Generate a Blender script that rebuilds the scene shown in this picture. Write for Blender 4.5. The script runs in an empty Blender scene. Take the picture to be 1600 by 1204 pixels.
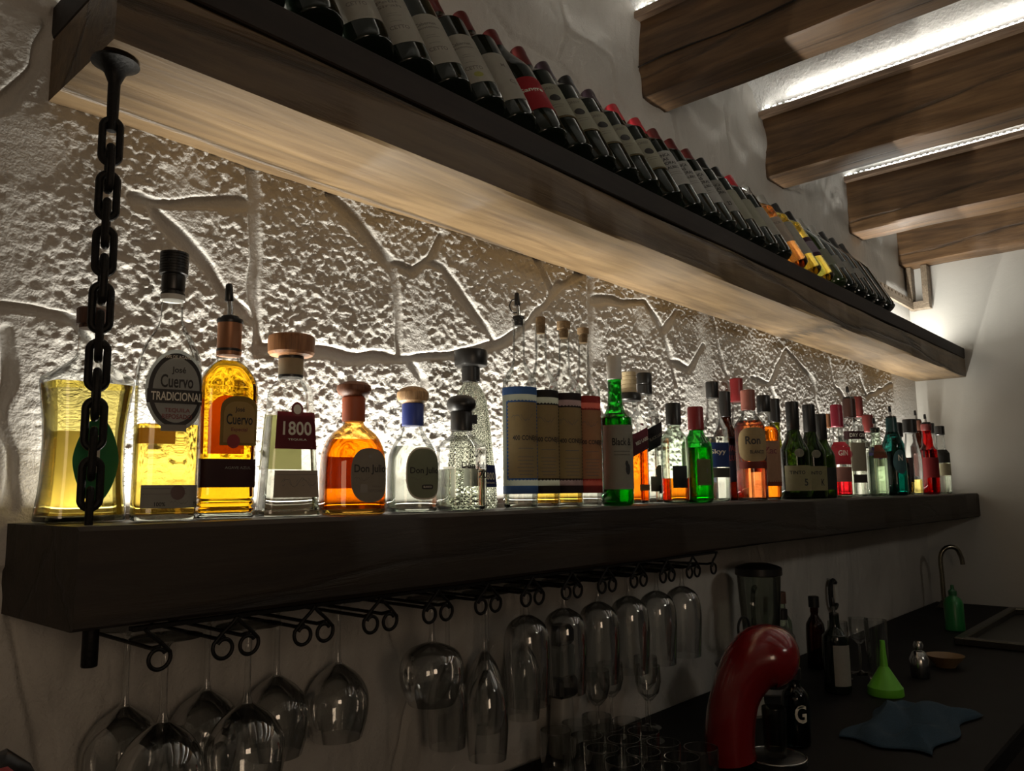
import bpy, math, random
import numpy as np
from math import pi, sin, cos, radians as R
from mathutils import Vector, Matrix

scene = bpy.context.scene
COL = scene.collection
rnd = random.Random(11)

# ---------------------------------------------------------------- camera
CAM_F, YAW, PITCH, ROLL, ZC = 1237.9, 0.73368, 0.13338, -0.01131, 0.0268
cam_d = bpy.data.cameras.new('camera'); cam = bpy.data.objects.new('camera', cam_d); COL.objects.link(cam)
cam_d.sensor_width = 36.0; cam_d.lens = CAM_F / 1600 * 36; cam_d.clip_start = 0.02; cam_d.clip_end = 50
_f = Vector((cos(YAW)*cos(PITCH), sin(YAW)*cos(PITCH), sin(PITCH)))
_r = Vector((sin(YAW), -cos(YAW), 0)); _u = _r.cross(_f)
_r2 = _r*cos(ROLL) + _u*sin(ROLL); _u2 = -_r*sin(ROLL) + _u*cos(ROLL)
cam.matrix_world = Matrix(((_r2.x, _u2.x, -_f.x, 0), (_r2.y, _u2.y, -_f.y, -1.0), (_r2.z, _u2.z, -_f.z, ZC), (0, 0, 0, 1)))
scene.camera = cam

# ---------------------------------------------------------------- view, world, light
vs = scene.view_settings
vs.view_transform = 'Standard'; vs.look = 'None'; vs.gamma = 1.0; vs.use_curve_mapping = False; vs.exposure = 0.0
w = bpy.data.worlds.new('world'); scene.world = w; w.use_nodes = True
w.node_tree.nodes['Background'].inputs[0].default_value = (1.0, 0.86, 0.70, 1)
w.node_tree.nodes['Background'].inputs[1].default_value = 0.013
cy = scene.cycles
cy.max_bounces = 14; cy.transmission_bounces = 12; cy.transparent_max_bounces = 48
cy.diffuse_bounces = 4; cy.glossy_bounces = 4; cy.sample_clamp_indirect = 3.0; cy.sample_clamp_direct = 12.0
cy.caustics_refractive = False; cy.caustics_reflective = False; cy.use_denoising = True

def area_light(name, loc, rot, sx, sy, power, col, spread=pi):
    d = bpy.data.lights.new(name, 'AREA'); d.shape = 'RECTANGLE'; d.size = sx; d.size_y = sy
    d.energy = power; d.color = col; d.spread = spread
    o = bpy.data.objects.new(name, d); COL.objects.link(o); o.location = loc; o.rotation_euler = rot
    return o
# tape lights: one on the bottle shelf against the wall, one along each ceiling beam
area_light('shelf_tape_light', (2.02, -0.036, 0.0125), (R(180 + 4), 0, 0), 3.40, 0.010, 6.5, (1.0, 0.95, 0.84))
area_light('shelf_tape_narrow_light', (2.02, -0.036, 0.0125), (R(180 + 4), 0, 0), 3.40, 0.010, 13.0, (1.0, 0.96, 0.86), R(84))  # second, narrower light on the same tape, added to even out the wall
BEAMS = [(0.875, 0.995), (1.59, 1.71), (2.305, 2.43), (3.03, 3.17), (3.655, 3.775)]
for x0, x1 in BEAMS:
    area_light('beam_tape_light', (x0 - 0.024, -1.55, 1.206), (0, R(180 + 60), 0), 0.008, 2.9, 3.0, (1.0, 0.97, 0.90))
# wine shelf tape, then two unseen fill lights added on the room side
area_light('wine_shelf_tape_light', (2.02, -0.060, 0.6165), (R(180), 0, 0), 3.40, 0.008, 19.0, (1.0, 0.97, 0.89))
area_light('front_fill_light', (1.5, -2.5, 0.93), (R(102), 0, R(-18)), 0.45, 0.25, 3.2, (1.0, 0.93, 0.80), R(105))  # added fill for the wine shelf front and beams, no actual lamp
area_light('warm_fill_light', (-0.25, -2.0, 0.15), (R(86), 0, R(-2)), 0.5, 0.5, 3.4, (1.0, 0.74, 0.52))  # weak warm fill added to lift the lower wall, no actual lamp

# ---------------------------------------------------------------- mesh helpers
def mk(name, verts, faces, mat, parent=None, smooth=True, sharp=35, link=True):
    me = bpy.data.meshes.new(name); me.from_pydata([tuple(v) for v in verts], [], faces)
    me.validate(); me.update()
    if mat: me.materials.append(mat)
    if smooth:
        me.polygons.foreach_set('use_smooth', [True]*len(me.polygons))
        try: me.set_sharp_from_angle(angle=R(sharp))
        except Exception: pass
    o = bpy.data.objects.new(name, me)
    if link: COL.objects.link(o)
    if parent: o.parent = parent
    return o
def thing(name, label, cat, loc=(0,0,0), rot=(0,0,0), group=None):
    o = bpy.data.objects.new(name, None); COL.objects.link(o); o.empty_display_size = .02
    o.location = loc; o.rotation_euler = rot
    return tag(o, label, cat, group)
def tag(o, label=None, cat=None, group=None, kind=None):
    if label: o['label'] = label
    if cat: o['category'] = cat
    if group: o['group'] = group
    if kind: o['kind'] = kind
    return o
def dup_tree(root):
    c = root.copy(); COL.objects.link(c)
    for ch in list(root.children):
        d = dup_tree(ch); d.parent = c
    return c
class MB:
    def __init__(s): s.v = []; s.f = []
    def add(s, v, f):
        n = len(s.v); s.v += [tuple(a) for a in v]; s.f += [tuple(i+n for i in q) for q in f]; return s
    def box(s, c, d, rot=None, bev=0.0):
        hx, hy, hz = d[0]/2, d[1]/2, d[2]/2
        b = min(bev, hx*.45, hy*.45, hz*.45)
        if b <= 0:
            v = [(sx*hx, sy*hy, sz*hz) for sz in (-1,1) for sy in (-1,1) for sx in (-1,1)]
            f = [(0,2,3,1),(4,5,7,6),(0,1,5,4),(2,6,7,3),(0,4,6,2),(1,3,7,5)]
        else:
            v = []; idx = {}
            for sx in (-1,1):
                for sy in (-1,1):
                    for sz in (-1,1):
                        for k,(px,py,pz) in enumerate(((hx,hy-b,hz-b),(hx-b,hy,hz-b),(hx-b,hy-b,hz))):
                            idx[(sx,sy,sz,k)] = len(v); v.append((sx*px,sy*py,sz*pz))
            f = []
            I = idx
            for sg in (-1,1):
                f.append([I[(sg,-1,-1,0)],I[(sg,1,-1,0)],I[(sg,1,1,0)],I[(sg,-1,1,0)]][::sg])
                f.append([I[(-1,sg,-1,1)],I[(-1,sg,1,1)],I[(1,sg,1,1)],I[(1,sg,-1,1)]][::sg])
                f.append([I[(-1,-1,sg,2)],I[(1,-1,sg,2)],I[(1,1,sg,2)],I[(-1,1,sg,2)]][::sg])
            for a in (-1,1):
                for b2 in (-1,1):
                    s1 = a*b2
                    f.append([I[(a,b2,-1,0)],I[(a,b2,-1,1)],I[(a,b2,1,1)],I[(a,b2,1,0)]][::s1])
                    f.append([I[(a,-1,b2,2)],I[(a,-1,b2,0)],I[(a,1,b2,0)],I[(a,1,b2,2)]][::s1])
                    f.append([I[(-1,a,b2,1)],I[(-1,a,b2,2)],I[(1,a,b2,2)],I[(1,a,b2,1)]][::s1])
                    for c2 in (-1,1):
                        f.append([I[(a,b2,c2,0)],I[(a,b2,c2,1)],I[(a,b2,c2,2)]][::a*b2*c2])
        if rot is not None: v = [rot @ Vector(p) for p in v]
        return s.add([(p[0]+c[0], p[1]+c[1], p[2]+c[2]) for p in v], f)
    def lathe(s, prof, n=32, c=(0,0,0), cap0=True, cap1=True, M=None):
        v = []; f = []
        for z, r in prof:
            for i in range(n):
                a = 2*pi*i/n; v.append((r*cos(a), r*sin(a), z))
        m = len(prof)
        for j in range(m-1):
            for i in range(n):
                k = (i+1) % n; f.append((j*n+i, j*n+k, (j+1)*n+k, (j+1)*n+i))
        if cap0: f.append(tuple(range(n))[::-1])
        if cap1: f.append(tuple((m-1)*n+i for i in range(n)))
        if M is not None: v = [M @ Vector(p) for p in v]
        return s.add([(p[0]+c[0], p[1]+c[1], p[2]+c[2]) for p in v], f)
    def tube(s, pts, r, n=10, closed=False, cap=True):
        P = [Vector(p) for p in pts]; m = len(P); rr = r if isinstance(r, (list, tuple)) else [r]*m
        T = []
        for i in range(m):
            a = P[(i-1) % m] if (closed or i > 0) else P[i]
            b = P[(i+1) % m] if (closed or i < m-1) else P[i]
            T.append((b-a).normalized())
        up = Vector((0,0,1)) if abs(T[0].z) < .9 else Vector((1,0,0))
        nrm = (up - T[0]*up.dot(T[0])).normalized(); v = []; f = []
        for i in range(m):
            nrm = (nrm - T[i]*nrm.dot(T[i]))
            nrm = nrm.normalized() if nrm.length > 1e-6 else T[i].orthogonal().normalized()
            bn = T[i].cross(nrm)
            for k in range(n):
                a = 2*pi*k/n; v.append(P[i] + (nrm*cos(a) + bn*sin(a))*rr[i])
        for i in range(m if closed else m-1):
            j = (i+1) % m
            for k in range(n):
                l = (k+1) % n; f.append((i*n+k, i*n+l, j*n+l, j*n+k))
        if cap and not closed:
            f.append(tuple(range(n))[::-1]); f.append(tuple((m-1)*n+k for k in range(n)))
        return s.add(v, f)
    def build(s, name, mat, parent=None, **k): return mk(name, s.v, s.f, mat, parent, **k)
def smooth_pts(pts, k=4):
    out = []
    n = len(pts)
    for i in range(n-1):
        p0 = pts[max(i-1,0)]; p1 = pts[i]; p2 = pts[i+1]; p3 = pts[min(i+2,n-1)]
        for j in range(k):
            t = j/k; q = []
            for a,b,c,d in zip(p0,p1,p2,p3):
                q.append(.5*((2*b)+(-a+c)*t+(2*a-5*b+4*c-d)*t*t+(-a+3*b-3*c+d)*t**3))
            out.append(tuple(q))
    out.append(tuple(pts[-1])); return out

# ---------------------------------------------------------------- materials
def new_mat(name):
    m = bpy.data.materials.new(name); m.use_nodes = True
    nt = m.node_tree; nt.nodes.clear(); out = nt.nodes.new('ShaderNodeOutputMaterial')
    return m, nt, out
def nd(nt, t, **k):
    n = nt.nodes.new('ShaderNode'+t)
    for a, b in k.items():
        if a in n.inputs: n.inputs[a].default_value = b
        else: setattr(n, a, b)
    return n
def c4(c): return (c[0], c[1], c[2], 1.0)
def plain(name, col, rough=.5, metal=0.0, var=0.0, scale=60, bump=0.0, coat=0.0, spec=.5, emis=None, es=0):
    m, nt, out = new_mat(name); b = nd(nt, 'BsdfPrincipled')
    b.inputs['Base Color'].default_value = c4(col); b.inputs['Roughness'].default_value = rough
    b.inputs['Metallic'].default_value = metal; b.inputs['Coat Weight'].default_value = coat
    b.inputs['Specular IOR Level'].default_value = spec
    tc = nd(nt, 'TexCoord'); nz = nd(nt, 'TexNoise', Scale=scale, Detail=4.0)
    nt.links.new(tc.outputs['Object'], nz.inputs['Vector'])
    if var:
        mx = nd(nt, 'MixRGB', blend_type='MULTIPLY'); mx.inputs[0].default_value = 1
        rp = nd(nt, 'MapRange'); rp.inputs['From Min'].default_value = .3; rp.inputs['From Max'].default_value = .7
        rp.inputs['To Min'].default_value = 1-var; rp.inputs['To Max'].default_value = 1.0
        nt.links.new(nz.outputs['Fac'], rp.inputs['Value']); mx.inputs[1].default_value = c4(col)
        nt.links.new(rp.outputs[0], mx.inputs[2]); nt.links.new(mx.outputs[0], b.inputs['Base Color'])
    if bump:
        bp = nd(nt, 'Bump'); bp.inputs['Strength'].default_value = 1; bp.inputs['Distance'].default_value = bump
        nt.links.new(nz.outputs['Fac'], bp.inputs['Height']); nt.links.new(bp.outputs[0], b.inputs['Normal'])
    if emis:
        b.inputs['Emission Color'].default_value = c4(emis); b.inputs['Emission Strength'].default_value = es
    nt.links.new(b.outputs[0], out.inputs[0]); return m
def wood(name, dark, light, axis=0, rough=.45, scale=1.0, crack=.5, bump=.0015):
    m, nt, out = new_mat(name); b = nd(nt, 'BsdfPrincipled'); b.inputs['Roughness'].default_value = rough
    tc = nd(nt, 'TexCoord'); mp = nd(nt, 'Mapping')
    sc = [9*scale]*3; sc[axis] = .8*scale; mp.inputs['Scale'].default_value = sc
    nt.links.new(tc.outputs['Object'], mp.inputs['Vector'])
    n1 = nd(nt, 'TexNoise', Scale=1.6, Detail=8.0, Distortion=1.2); n1.inputs['Roughness'].default_value = .62
    n2 = nd(nt, 'TexNoise', Scale=9.0, Detail=6.0, Distortion=.3)
    n3 = nd(nt, 'TexNoise', Scale=.5, Detail=3.0)
    for n in (n1, n2, n3): nt.links.new(mp.outputs[0], n.inputs['Vector'])
    r1 = nd(nt, 'ValToRGB'); e = r1.color_ramp.elements
    e[0].position = .28; e[0].color = c4(dark); e[1].position = .68; e[1].color = c4(light)
    mid = r1.color_ramp.elements.new(.47); mid.color = c4([(a*.45+c*.55) for a, c in zip(dark, light)])
    nt.links.new(n1.outputs['Fac'], r1.inputs['Fac'])
    mx = nd(nt, 'MixRGB', blend_type='MULTIPLY'); mx.inputs[0].default_value = .8
    r2 = nd(nt, 'ValToRGB'); r2.color_ramp.elements[0].position = .3; r2.color_ramp.elements[0].color = (.55,.5,.45,1)
    r2.color_ramp.elements[1].position = .6; nt.links.new(n2.outputs['Fac'], r2.inputs['Fac'])
    nt.links.new(r1.outputs[0], mx.inputs[1]); nt.links.new(r2.outputs[0], mx.inputs[2])
    # drying cracks
    w1 = nd(nt, 'TexVoronoi', feature='DISTANCE_TO_EDGE', Scale=.55)
    ds = nd(nt, 'MixRGB', blend_type='ADD'); ds.inputs[0].default_value = .35
    nt.links.new(mp.outputs[0], ds.inputs[1]); nt.links.new(n1.outputs['Color'], ds.inputs[2]); nt.links.new(ds.outputs[0], w1.inputs['Vector'])
    r3 = nd(nt, 'ValToRGB'); r3.color_ramp.elements[0].position = 0.0; r3.color_ramp.elements[0].color = (1-crack,)*3+(1,)
    r3.color_ramp.elements[1].position = .022; nt.links.new(w1.outputs['Distance'], r3.inputs['Fac'])
    m2 = nd(nt, 'MixRGB', blend_type='MULTIPLY'); m2.inputs[0].default_value = 1
    nt.links.new(mx.outputs[0], m2.inputs[1]); nt.links.new(r3.outputs[0], m2.inputs[2]); nt.links.new(m2.outputs[0], b.inputs['Base Color'])
    ad = nd(nt, 'Math', operation='ADD'); nt.links.new(n1.outputs['Fac'], ad.inputs[0]); nt.links.new(r3.outputs[0], ad.inputs[1])
    bp = nd(nt, 'Bump'); bp.inputs['Distance'].default_value = bump; bp.inputs['Strength'].default_value = .9
    nt.links.new(ad.outputs[0], bp.inputs['Height']); nt.links.new(bp.outputs[0], b.inputs['Normal'])
    nt.links.new(b.outputs[0], out.inputs[0]); return m
def plaster(name, col, sc1=180, d1=.0015, sc2=25, d2=.003, var=.2):
    m, nt, out = new_mat(name); b = nd(nt, 'BsdfPrincipled'); b.inputs['Roughness'].default_value = .85
    b.inputs['Specular IOR Level'].default_value = .25
    tc = nd(nt, 'TexCoord'); n1 = nd(nt, 'TexNoise', Scale=sc1, Detail=5.0); n2 = nd(nt, 'TexNoise', Scale=sc2, Detail=6.0, Distortion=.6); n3 = nd(nt, 'TexNoise', Scale=3.0, Detail=3.0)
    for n in (n1, n2, n3): nt.links.new(tc.outputs['Object'], n.inputs['Vector'])
    mr = nd(nt, 'MapRange'); mr.inputs['From Min'].default_value = .3; mr.inputs['From Max'].default_value = .7
    mr.inputs['To Min'].default_value = 1-var; mr.inputs['To Max'].default_value = 1
    nt.links.new(n3.outputs['Fac'], mr.inputs['Value'])
    mx = nd(nt, 'MixRGB', blend_type='MULTIPLY'); mx.inputs[0].default_value = 1; mx.inputs[1].default_value = c4(col)
    nt.links.new(mr.outputs[0], mx.inputs[2]); nt.links.new(mx.outputs[0], b.inputs['Base Color'])
    b1 = nd(nt, 'Bump'); b1.inputs['Distance'].default_value = d2; b2 = nd(nt, 'Bump'); b2.inputs['Distance'].default_value = d1
    nt.links.new(n2.outputs['Fac'], b1.inputs['Height']); nt.links.new(n1.outputs['Fac'], b2.inputs['Height'])
    nt.links.new(b1.outputs[0], b2.inputs['Normal']); nt.links.new(b2.outputs[0], b.inputs['Normal'])
    nt.links.new(b.outputs[0], out.inputs[0]); return m
def thin_glass(name, tint=(.97,.98,.97), edge=(.30,.34,.31), rough=0.02, spec=1.0, cap=.75):
    m, nt, out = new_mat(name)
    tr = nd(nt, 'BsdfTransparent'); gl = nd(nt, 'BsdfGlossy'); gl.inputs['Roughness'].default_value = rough
    lw = nd(nt, 'LayerWeight'); lw.inputs['Blend'].default_value = .35
    rp = nd(nt, 'ValToRGB'); rp.color_ramp.elements[0].position = .40; rp.color_ramp.elements[0].color = c4(tint)
    rp.color_ramp.elements[1].position = .97; rp.color_ramp.elements[1].color = c4(edge)
    nt.links.new(lw.outputs['Facing'], rp.inputs['Fac']); nt.links.new(rp.outputs[0], tr.inputs['Color'])
    fr = nd(nt, 'Fresnel'); fr.inputs['IOR'].default_value = 1.45
    mu = nd(nt, 'Math', operation='MULTIPLY'); mu.inputs[1].default_value = spec; nt.links.new(fr.outputs[0], mu.inputs[0])
    mx = nd(nt, 'MixShader'); mn = nd(nt, 'Math', operation='MINIMUM'); mn.inputs[1].default_value = cap; nt.links.new(mu.outputs[0], mn.inputs[0]); nt.links.new(mn.outputs[0], mx.inputs[0]); nt.links.new(tr.outputs[0], mx.inputs[1]); nt.links.new(gl.outputs[0], mx.inputs[2])
    nt.links.new(mx.outputs[0], out.inputs[0]); return m
def liquid(name, col, ior=1.34, rough=0.0, bump=None):
    m, nt, out = new_mat(name); g = nd(nt, 'BsdfGlass'); g.inputs['Color'].default_value = c4(col); g.inputs['IOR'].default_value = ior
    g.inputs['Roughness'].default_value = rough
    nt.links.new(g.outputs[0], out.inputs[0])
    return m
# ================================================================ SETTING
def vnoise(X, Z, s, seed):
    rs = np.random.RandomState(seed); G = rs.rand(257, 257)
    x = X/s + 1000.37; z = Z/s + 1000.71
    xi = np.floor(x).astype(int); zi = np.floor(z).astype(int); fx = x-xi; fz = z-zi
    fx = fx*fx*fx*(fx*(fx*6-15)+10); fz = fz*fz*fz*(fz*(fz*6-15)+10)
    a = G[xi % 257, zi % 257]; b = G[(xi+1) % 257, zi % 257]; c = G[xi % 257, (zi+1) % 257]; d = G[(xi+1) % 257, (zi+1) % 257]
    return (a*(1-fx)+b*fx)*(1-fz) + (c*(1-fx)+d*fx)*fz
SEAMS = [
 [(0.259,0.235),(0.285,0.236),(0.332,0.23),(0.363,0.191)],
 [(0.549,0.489),(0.556,0.435),(0.561,0.361),(0.568,0.229)],
 [(0.39,0.395),(0.446,0.408),(0.546,0.433)],
 [(0.418,0.396),(0.475,0.343),(0.567,0.256)],
 [(0.684,0.491),(0.727,0.46),(0.812,0.4),(0.854,0.394),(0.89,0.421),(0.919,0.469)],
 [(0.89,0.416),(0.919,0.416),(0.99,0.359),(1.057,0.297)],
 [(0.809,0.399),(0.816,0.33),(0.823,0.243)],
 [(0.568,0.233),(0.656,0.237),(0.75,0.237),(0.827,0.243),(0.942,0.265),(1.057,0.297),(1.111,0.329),(1.209,0.409),(1.273,0.461),(1.329,0.493)],
 [(1.177,0.489),(1.226,0.425)],
 [(1.359,0.485),(1.357,0.437),(1.578,0.465),(1.618,0.433),(1.677,0.346),(1.696,0.284)],
 [(1.357,0.437),(1.343,0.251)], [(1.902,0.485),(1.937,0.403),(1.973,0.328)],
 [(2.378,0.459),(2.57,0.387)], [(2.378,0.459),(2.248,0.336)], [(1.709,0.463),(1.646,0.405),(1.578,0.465)],
 [(1.849,0.4),(1.767,0.324),(1.671,0.345)], [(2.122,0.342),(2.248,0.336),(2.306,0.263)],
 [(2.722,0.469),(2.767,0.384),(2.939,0.307)], [(3.03,0.433),(3.086,0.365),(3.405,0.444)],
 [(0.244,0.469),(0.269,0.53),(0.29,0.588),(0.309,0.63)],
 [(0.286,-0.099),(0.296,-0.147),(0.315,-0.197),(0.329,-0.27),(0.35,-0.4)],
 [(1.275,1.099),(1.303,1.035),(1.262,0.95),(1.333,0.927)], [(1.303,1.035),(1.461,1.042),(1.483,0.954),(1.591,0.911)],
 [(1.047,0.988),(1.121,0.94),(1.262,0.95)], [(1.749,1.002),(1.771,0.868)], [(2.045,1.139),(2.065,0.939),(1.942,0.846)],
 [(1.9,0.779),(2.145,0.923)], [(0.841,0.247),(0.883,0.219),(0.876,0.165)], [(0.363,0.191),(0.38,0.084),(0.38,0.008)],
 [(0.261,0.208),(0.275,0.081),(0.277,0.011)], [(2.57,0.387),(2.60,0.30),(2.66,0.22)], [(1.343,0.251),(1.42,0.16),(1.40,0.02)],
 [(0.05,-0.3),(0.2,-0.1),(0.279,-0.061)], [(0.8,-0.1),(0.86,-0.3),(0.8,-0.5)], [(1.5,-0.1),(1.46,-0.25),(1.6,-0.42)], [(2.1,-0.1),(2.2,-0.3),(2.1,-0.45)],
 [(-0.3,0.2),(0.0,0.33),(0.244,0.469)], [(-0.3,0.75),(0.1,0.62),(0.29,0.588)],
]
def wall_relief(X, Z):
    Xw = X + (vnoise(X, Z, .05, 5)-.5)*.012; Zw = Z + (vnoise(X, Z, .05, 6)-.5)*.012
    D = np.full(X.shape, 9.0)
    for pl in SEAMS:
        for (ax, az), (bx, bz) in zip(pl[:-1], pl[1:]):
            m = (X > min(ax,bx)-.06) & (X < max(ax,bx)+.06) & (Z > min(az,bz)-.06) & (Z < max(az,bz)+.06)
            if not m.any(): continue
            x = Xw[m]; z = Zw[m]; L = (bx-ax)**2+(bz-az)**2
            t = np.clip(((x-ax)*(bx-ax)+(z-az)*(bz-az))/L, 0, 1)
            d = np.hypot(x-ax-t*(bx-ax), z-az-t*(bz-az)); D[m] = np.minimum(D[m], d)
    D = D*(0.85+1.3*vnoise(X, Z, .05, 9)**1.5)
    near = np.clip((D-.005)/.007, 0, 1); near = near*near*(3-2*near)
    rough = np.clip((D-.006)/.012, 0, 1)*np.clip((X-.22)/.18, .25, 1)*np.clip((3.42-X)/.06, 0, 1)
    zone = np.clip((Z+.02)/.04, 0, 1)*np.clip((.60-Z)/.05, 0, 1); rough = rough*(.12+.88*zone)
    smoothpatch = np.clip((vnoise(X, Z, .10, 31)-.72)*8, 0, 1); rough = rough*(1-.75*smoothpatch)
    lump = vnoise(X, Z, .011, 1)*.24 + vnoise(X+Z*.4, Z, .0054, 2)*.42 + vnoise(X, Z, .0034, 3)*.42
    ridg = 1-np.abs(2*vnoise(X+.3*Z, Z, .007, 4)-1)
    h = near*.0080 + rough*((lump-.5)*.0058 + (ridg-.5)*.0016)
    h += (vnoise(X, Z, .16, 7)-.5)*.006 + (vnoise(X, Z, .05, 8)-.5)*.0035*(1-.5*zone)
    up = np.clip((Z-.62)/.05, 0, 1)+np.clip((-.10-Z)/.05, 0, 1)
    h += up*((vnoise(X, Z, .09, 21)-.5)*.012 + (vnoise(X*1.6, Z*.6, .022, 22)-.5)*.003)
    cr = np.abs(vnoise(X*1.5, Z*.7, .07, 23)-.5); h -= up*.0018*np.clip(1-cr/.02, 0, 1)
    pil = np.clip((X-3.42)/.02, 0, 1); h = h*(1-.8*pil)
    return h
def grid_wall(name, xs, zs, mat, fn):
    X, Z = np.meshgrid(xs, zs, indexing='xy'); H = fn(X, Z)
    nz, nx = X.shape; co = np.stack([X, -H, Z], -1).reshape(-1, 3).astype(np.float32)
    i = np.arange(nx-1)[None, :] + nx*np.arange(nz-1)[:, None]
    q = np.stack([i, i+1, i+1+nx, i+nx], -1).reshape(-1).astype(np.int32)
    me = bpy.data.meshes.new(name); nf = len(q)//4
    me.vertices.add(len(co)); me.vertices.foreach_set('co', co.ravel())
    me.loops.add(len(q)); me.loops.foreach_set('vertex_index', q)
    me.polygons.add(nf); me.polygons.foreach_set('loop_start', np.arange(0, len(q), 4, dtype=np.int32))
    me.polygons.foreach_set('loop_total', np.full(nf, 4, np.int32)); me.update(); me.validate()
    me.polygons.foreach_set('use_smooth', np.ones(nf, bool)); me.materials.append(mat)
    o = bpy.data.objects.new(name, me); COL.objects.link(o); return o
M_wall = plaster('stone_wall_plaster', (.60,.575,.53), 320, .0012, 90, .0018, .22)
M_plain = plaster('smooth_wall_plaster', (.60,.585,.54), 260, .0004, 14, .0012, .12)
M_ceil = plaster('ceiling_stucco', (.66,.65,.62), 110, .006, 28, .008, .15)
def seq(a, b, s0, s1):
    out = [a]
    while out[-1] < b: out.append(out[-1] + s0 + (s1-s0)*(out[-1]-a)/(b-a))
    out[-1] = b; return np.array(out)
xs = np.concatenate([np.arange(-.6, .16, .012), seq(.16, 3.76, .0024, .0075)])
zs = np.concatenate([np.arange(-.62, -.06, .010), np.arange(-.06, .53, .0026), np.arange(.53, 1.37, .0075)])
tag(grid_wall('wall_back', xs, zs, M_wall, wall_relief), kind='structure')
XR = 3.76
def struct(name, mb, mat, **k): return tag(mb.build(name, mat, **k), kind='structure')
struct('wall_right', MB().box((XR+.05, -1.5, .35), (.1, 3.2, 2.1)), M_plain, smooth=False)
struct('wall_left', MB().box((-.65, -1.5, .35), (.1, 3.2, 2.1)), M_plain, smooth=False)
# vaulted stucco ceiling between the beams
v = []; f = []; ny = 40
edges = [-.60] + [q for b in BEAMS for q in b]
prof = []
for k in range(len(edges)-1):
    a, b = edges[k], edges[k+1]
    if k % 2 == 0:
        for t in range(17):
            u = t/16; prof.append((a+(b-a)*u, 1.238 + .100*sin(pi*min(max(u,0),1))**.75))
    else: prof.append((a+.5*(b-a), 1.238))
nys = 61; ysv = [0.0-3.1*j/(nys-1) for j in range(nys)]
for y in ysv:
    for x, z in prof: v.append((x, y, z - .05*max(0, 1+y/.05)**2*(1 if y > -.05 else 0)))
n = len(prof)
for j in range(nys-1):
    for i in range(n-1): f.append((j*n+i, j*n+i+1, (j+1)*n+i+1, (j+1)*n+i))
tag(mk('ceiling', v, f, M_ceil, sharp=60), kind='structure')
struct('floor', MB().box((1.6, -1.5, -1.33), (4.6, 3.2, .04)), plain('floor_tile', (.12,.09,.07), .4, var=.3, scale=4), smooth=False)

M_beam = wood('stained_beam_wood', (.060,.033,.015), (.25,.140,.062), 1, .5, 1.0, .55, .003)
M_batten = wood('pale_batten_wood', (.22,.14,.09), (.42,.29,.20), 1, .6, 2.0, .3, .001)
M_led = plain('led_tape_diodes', (1,1,1), .3, emis=(1.0,.97,.90), es=11.0)
M_tape = plain('clear_led_sleeve', (.75,.75,.72), .3)
M_shelf = wood('dark_shelf_wood', (.013,.0085,.005), (.034,.022,.012), 0, .60, 1.0, .4, .002)
M_shelf2 = wood('upper_beam_wood', (.052,.032,.014), (.170,.110,.050), 0, .5, .85, .65, .004)
M_lip = wood('blackened_lip_wood', (.009,.006,.004), (.022,.013,.008), 0, .75, 1.0, .2, .001)
M_iron = plain('black_iron', (.012,.011,.010), .55, .6, bump=.0006, scale=300, var=.3)
def rough_beam(d, ax, seed, amp=.003, nseg=60, c=(0,0,0)):
    # box subdivided along its length with hand hewn edges
    rs = random.Random(seed); L = d[ax]; oth = [i for i in range(3) if i != ax]; a, b = d[oth[0]]/2, d[oth[1]]/2
    bv = min(a, b)*.10; ring = [(-a+bv,-b),(a-bv,-b),(a,-b+bv),(a,b-bv),(a-bv,b),(-a+bv,b),(-a,b-bv),(-a,-b+bv)]
    ph = [rs.random()*6 for _ in range(16)]; v = []; f = []
    for j in range(nseg+1):
        t = j/nseg; s = -L/2+L*t
        for k, (p, q) in enumerate(ring):
            w1 = sin(t*9+ph[k])*.5+sin(t*23+ph[k+8])*.3+sin(t*51+ph[(k*3) % 16])*.2
            P = [0,0,0]; P[ax] = s; sc = 1-amp*abs(w1)/max(a, b)*1.6
            P[oth[0]] = p*sc; P[oth[1]] = q*sc; v.append((P[0]+c[0], P[1]+c[1], P[2]+c[2]))
    for j in range(nseg):
        for k in range(8):
            l = (k+1) % 8; q = (j*8+k, j*8+l, (j+1)*8+l, (j+1)*8+k); f.append(q)
    f.append(tuple(range(8))[::-1]); f.append(tuple(nseg*8+k for k in range(8)))
    return v, f
beam_at = ['ceiling beam farthest left, mostly above the photo', 'widest ceiling beam, nearest over the wine bottles with a long crack',
           'middle ceiling beam with a knot near the wall', 'ceiling beam third from the right wall side, glowing tape on its left',
           'last and farthest ceiling beam against the right wall above the rack posts']
for k, (x0, x1) in enumerate(BEAMS):
    t = thing('ceiling_beam', 'dark stained wooden ' + beam_at[k], 'beam', ((x0+x1)/2, -1.5, 1.10), group='ceiling beams')
    vv, ff = rough_beam((x1-x0, 3.1, .222), 1, 40+k, .004); mk('timber', vv, ff, M_beam, t)
    MB().box((-(x1-x0)/2-.012, 0, .095), (.026, 3.04, .018), bev=.002).build('batten', M_batten, t)
    if k == 1:
        MB().tube([(-(x1-x0)/2-.0005, 1.50-3.0*i/40, -.03+.004*sin(i*1.3)-.0005*i) for i in range(41)], [.0016+.001*abs(sin(i*2.1)) for i in range(41)], 6).build('crack', M_lip, t)
    r = thing('led_tape', 'glowing white led tape lying along the ' + ['hidden first', 'nearest wide', 'middle', 'third', 'farthest'][k] + ' ceiling beam', 'light strip', (x0-.012, -1.5, 1.206), group='led tapes on the ceiling beams')
    MB().box((0, 0, .002), (.012, 3.0, .003)).build('tape', M_tape, r)
    mb = MB()
    for i in range(150): mb.box((0, -1.49+.02*i, .0055), (.006, .009, .004))
    mb.build('diode_row', M_led, r, smooth=False)

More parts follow.
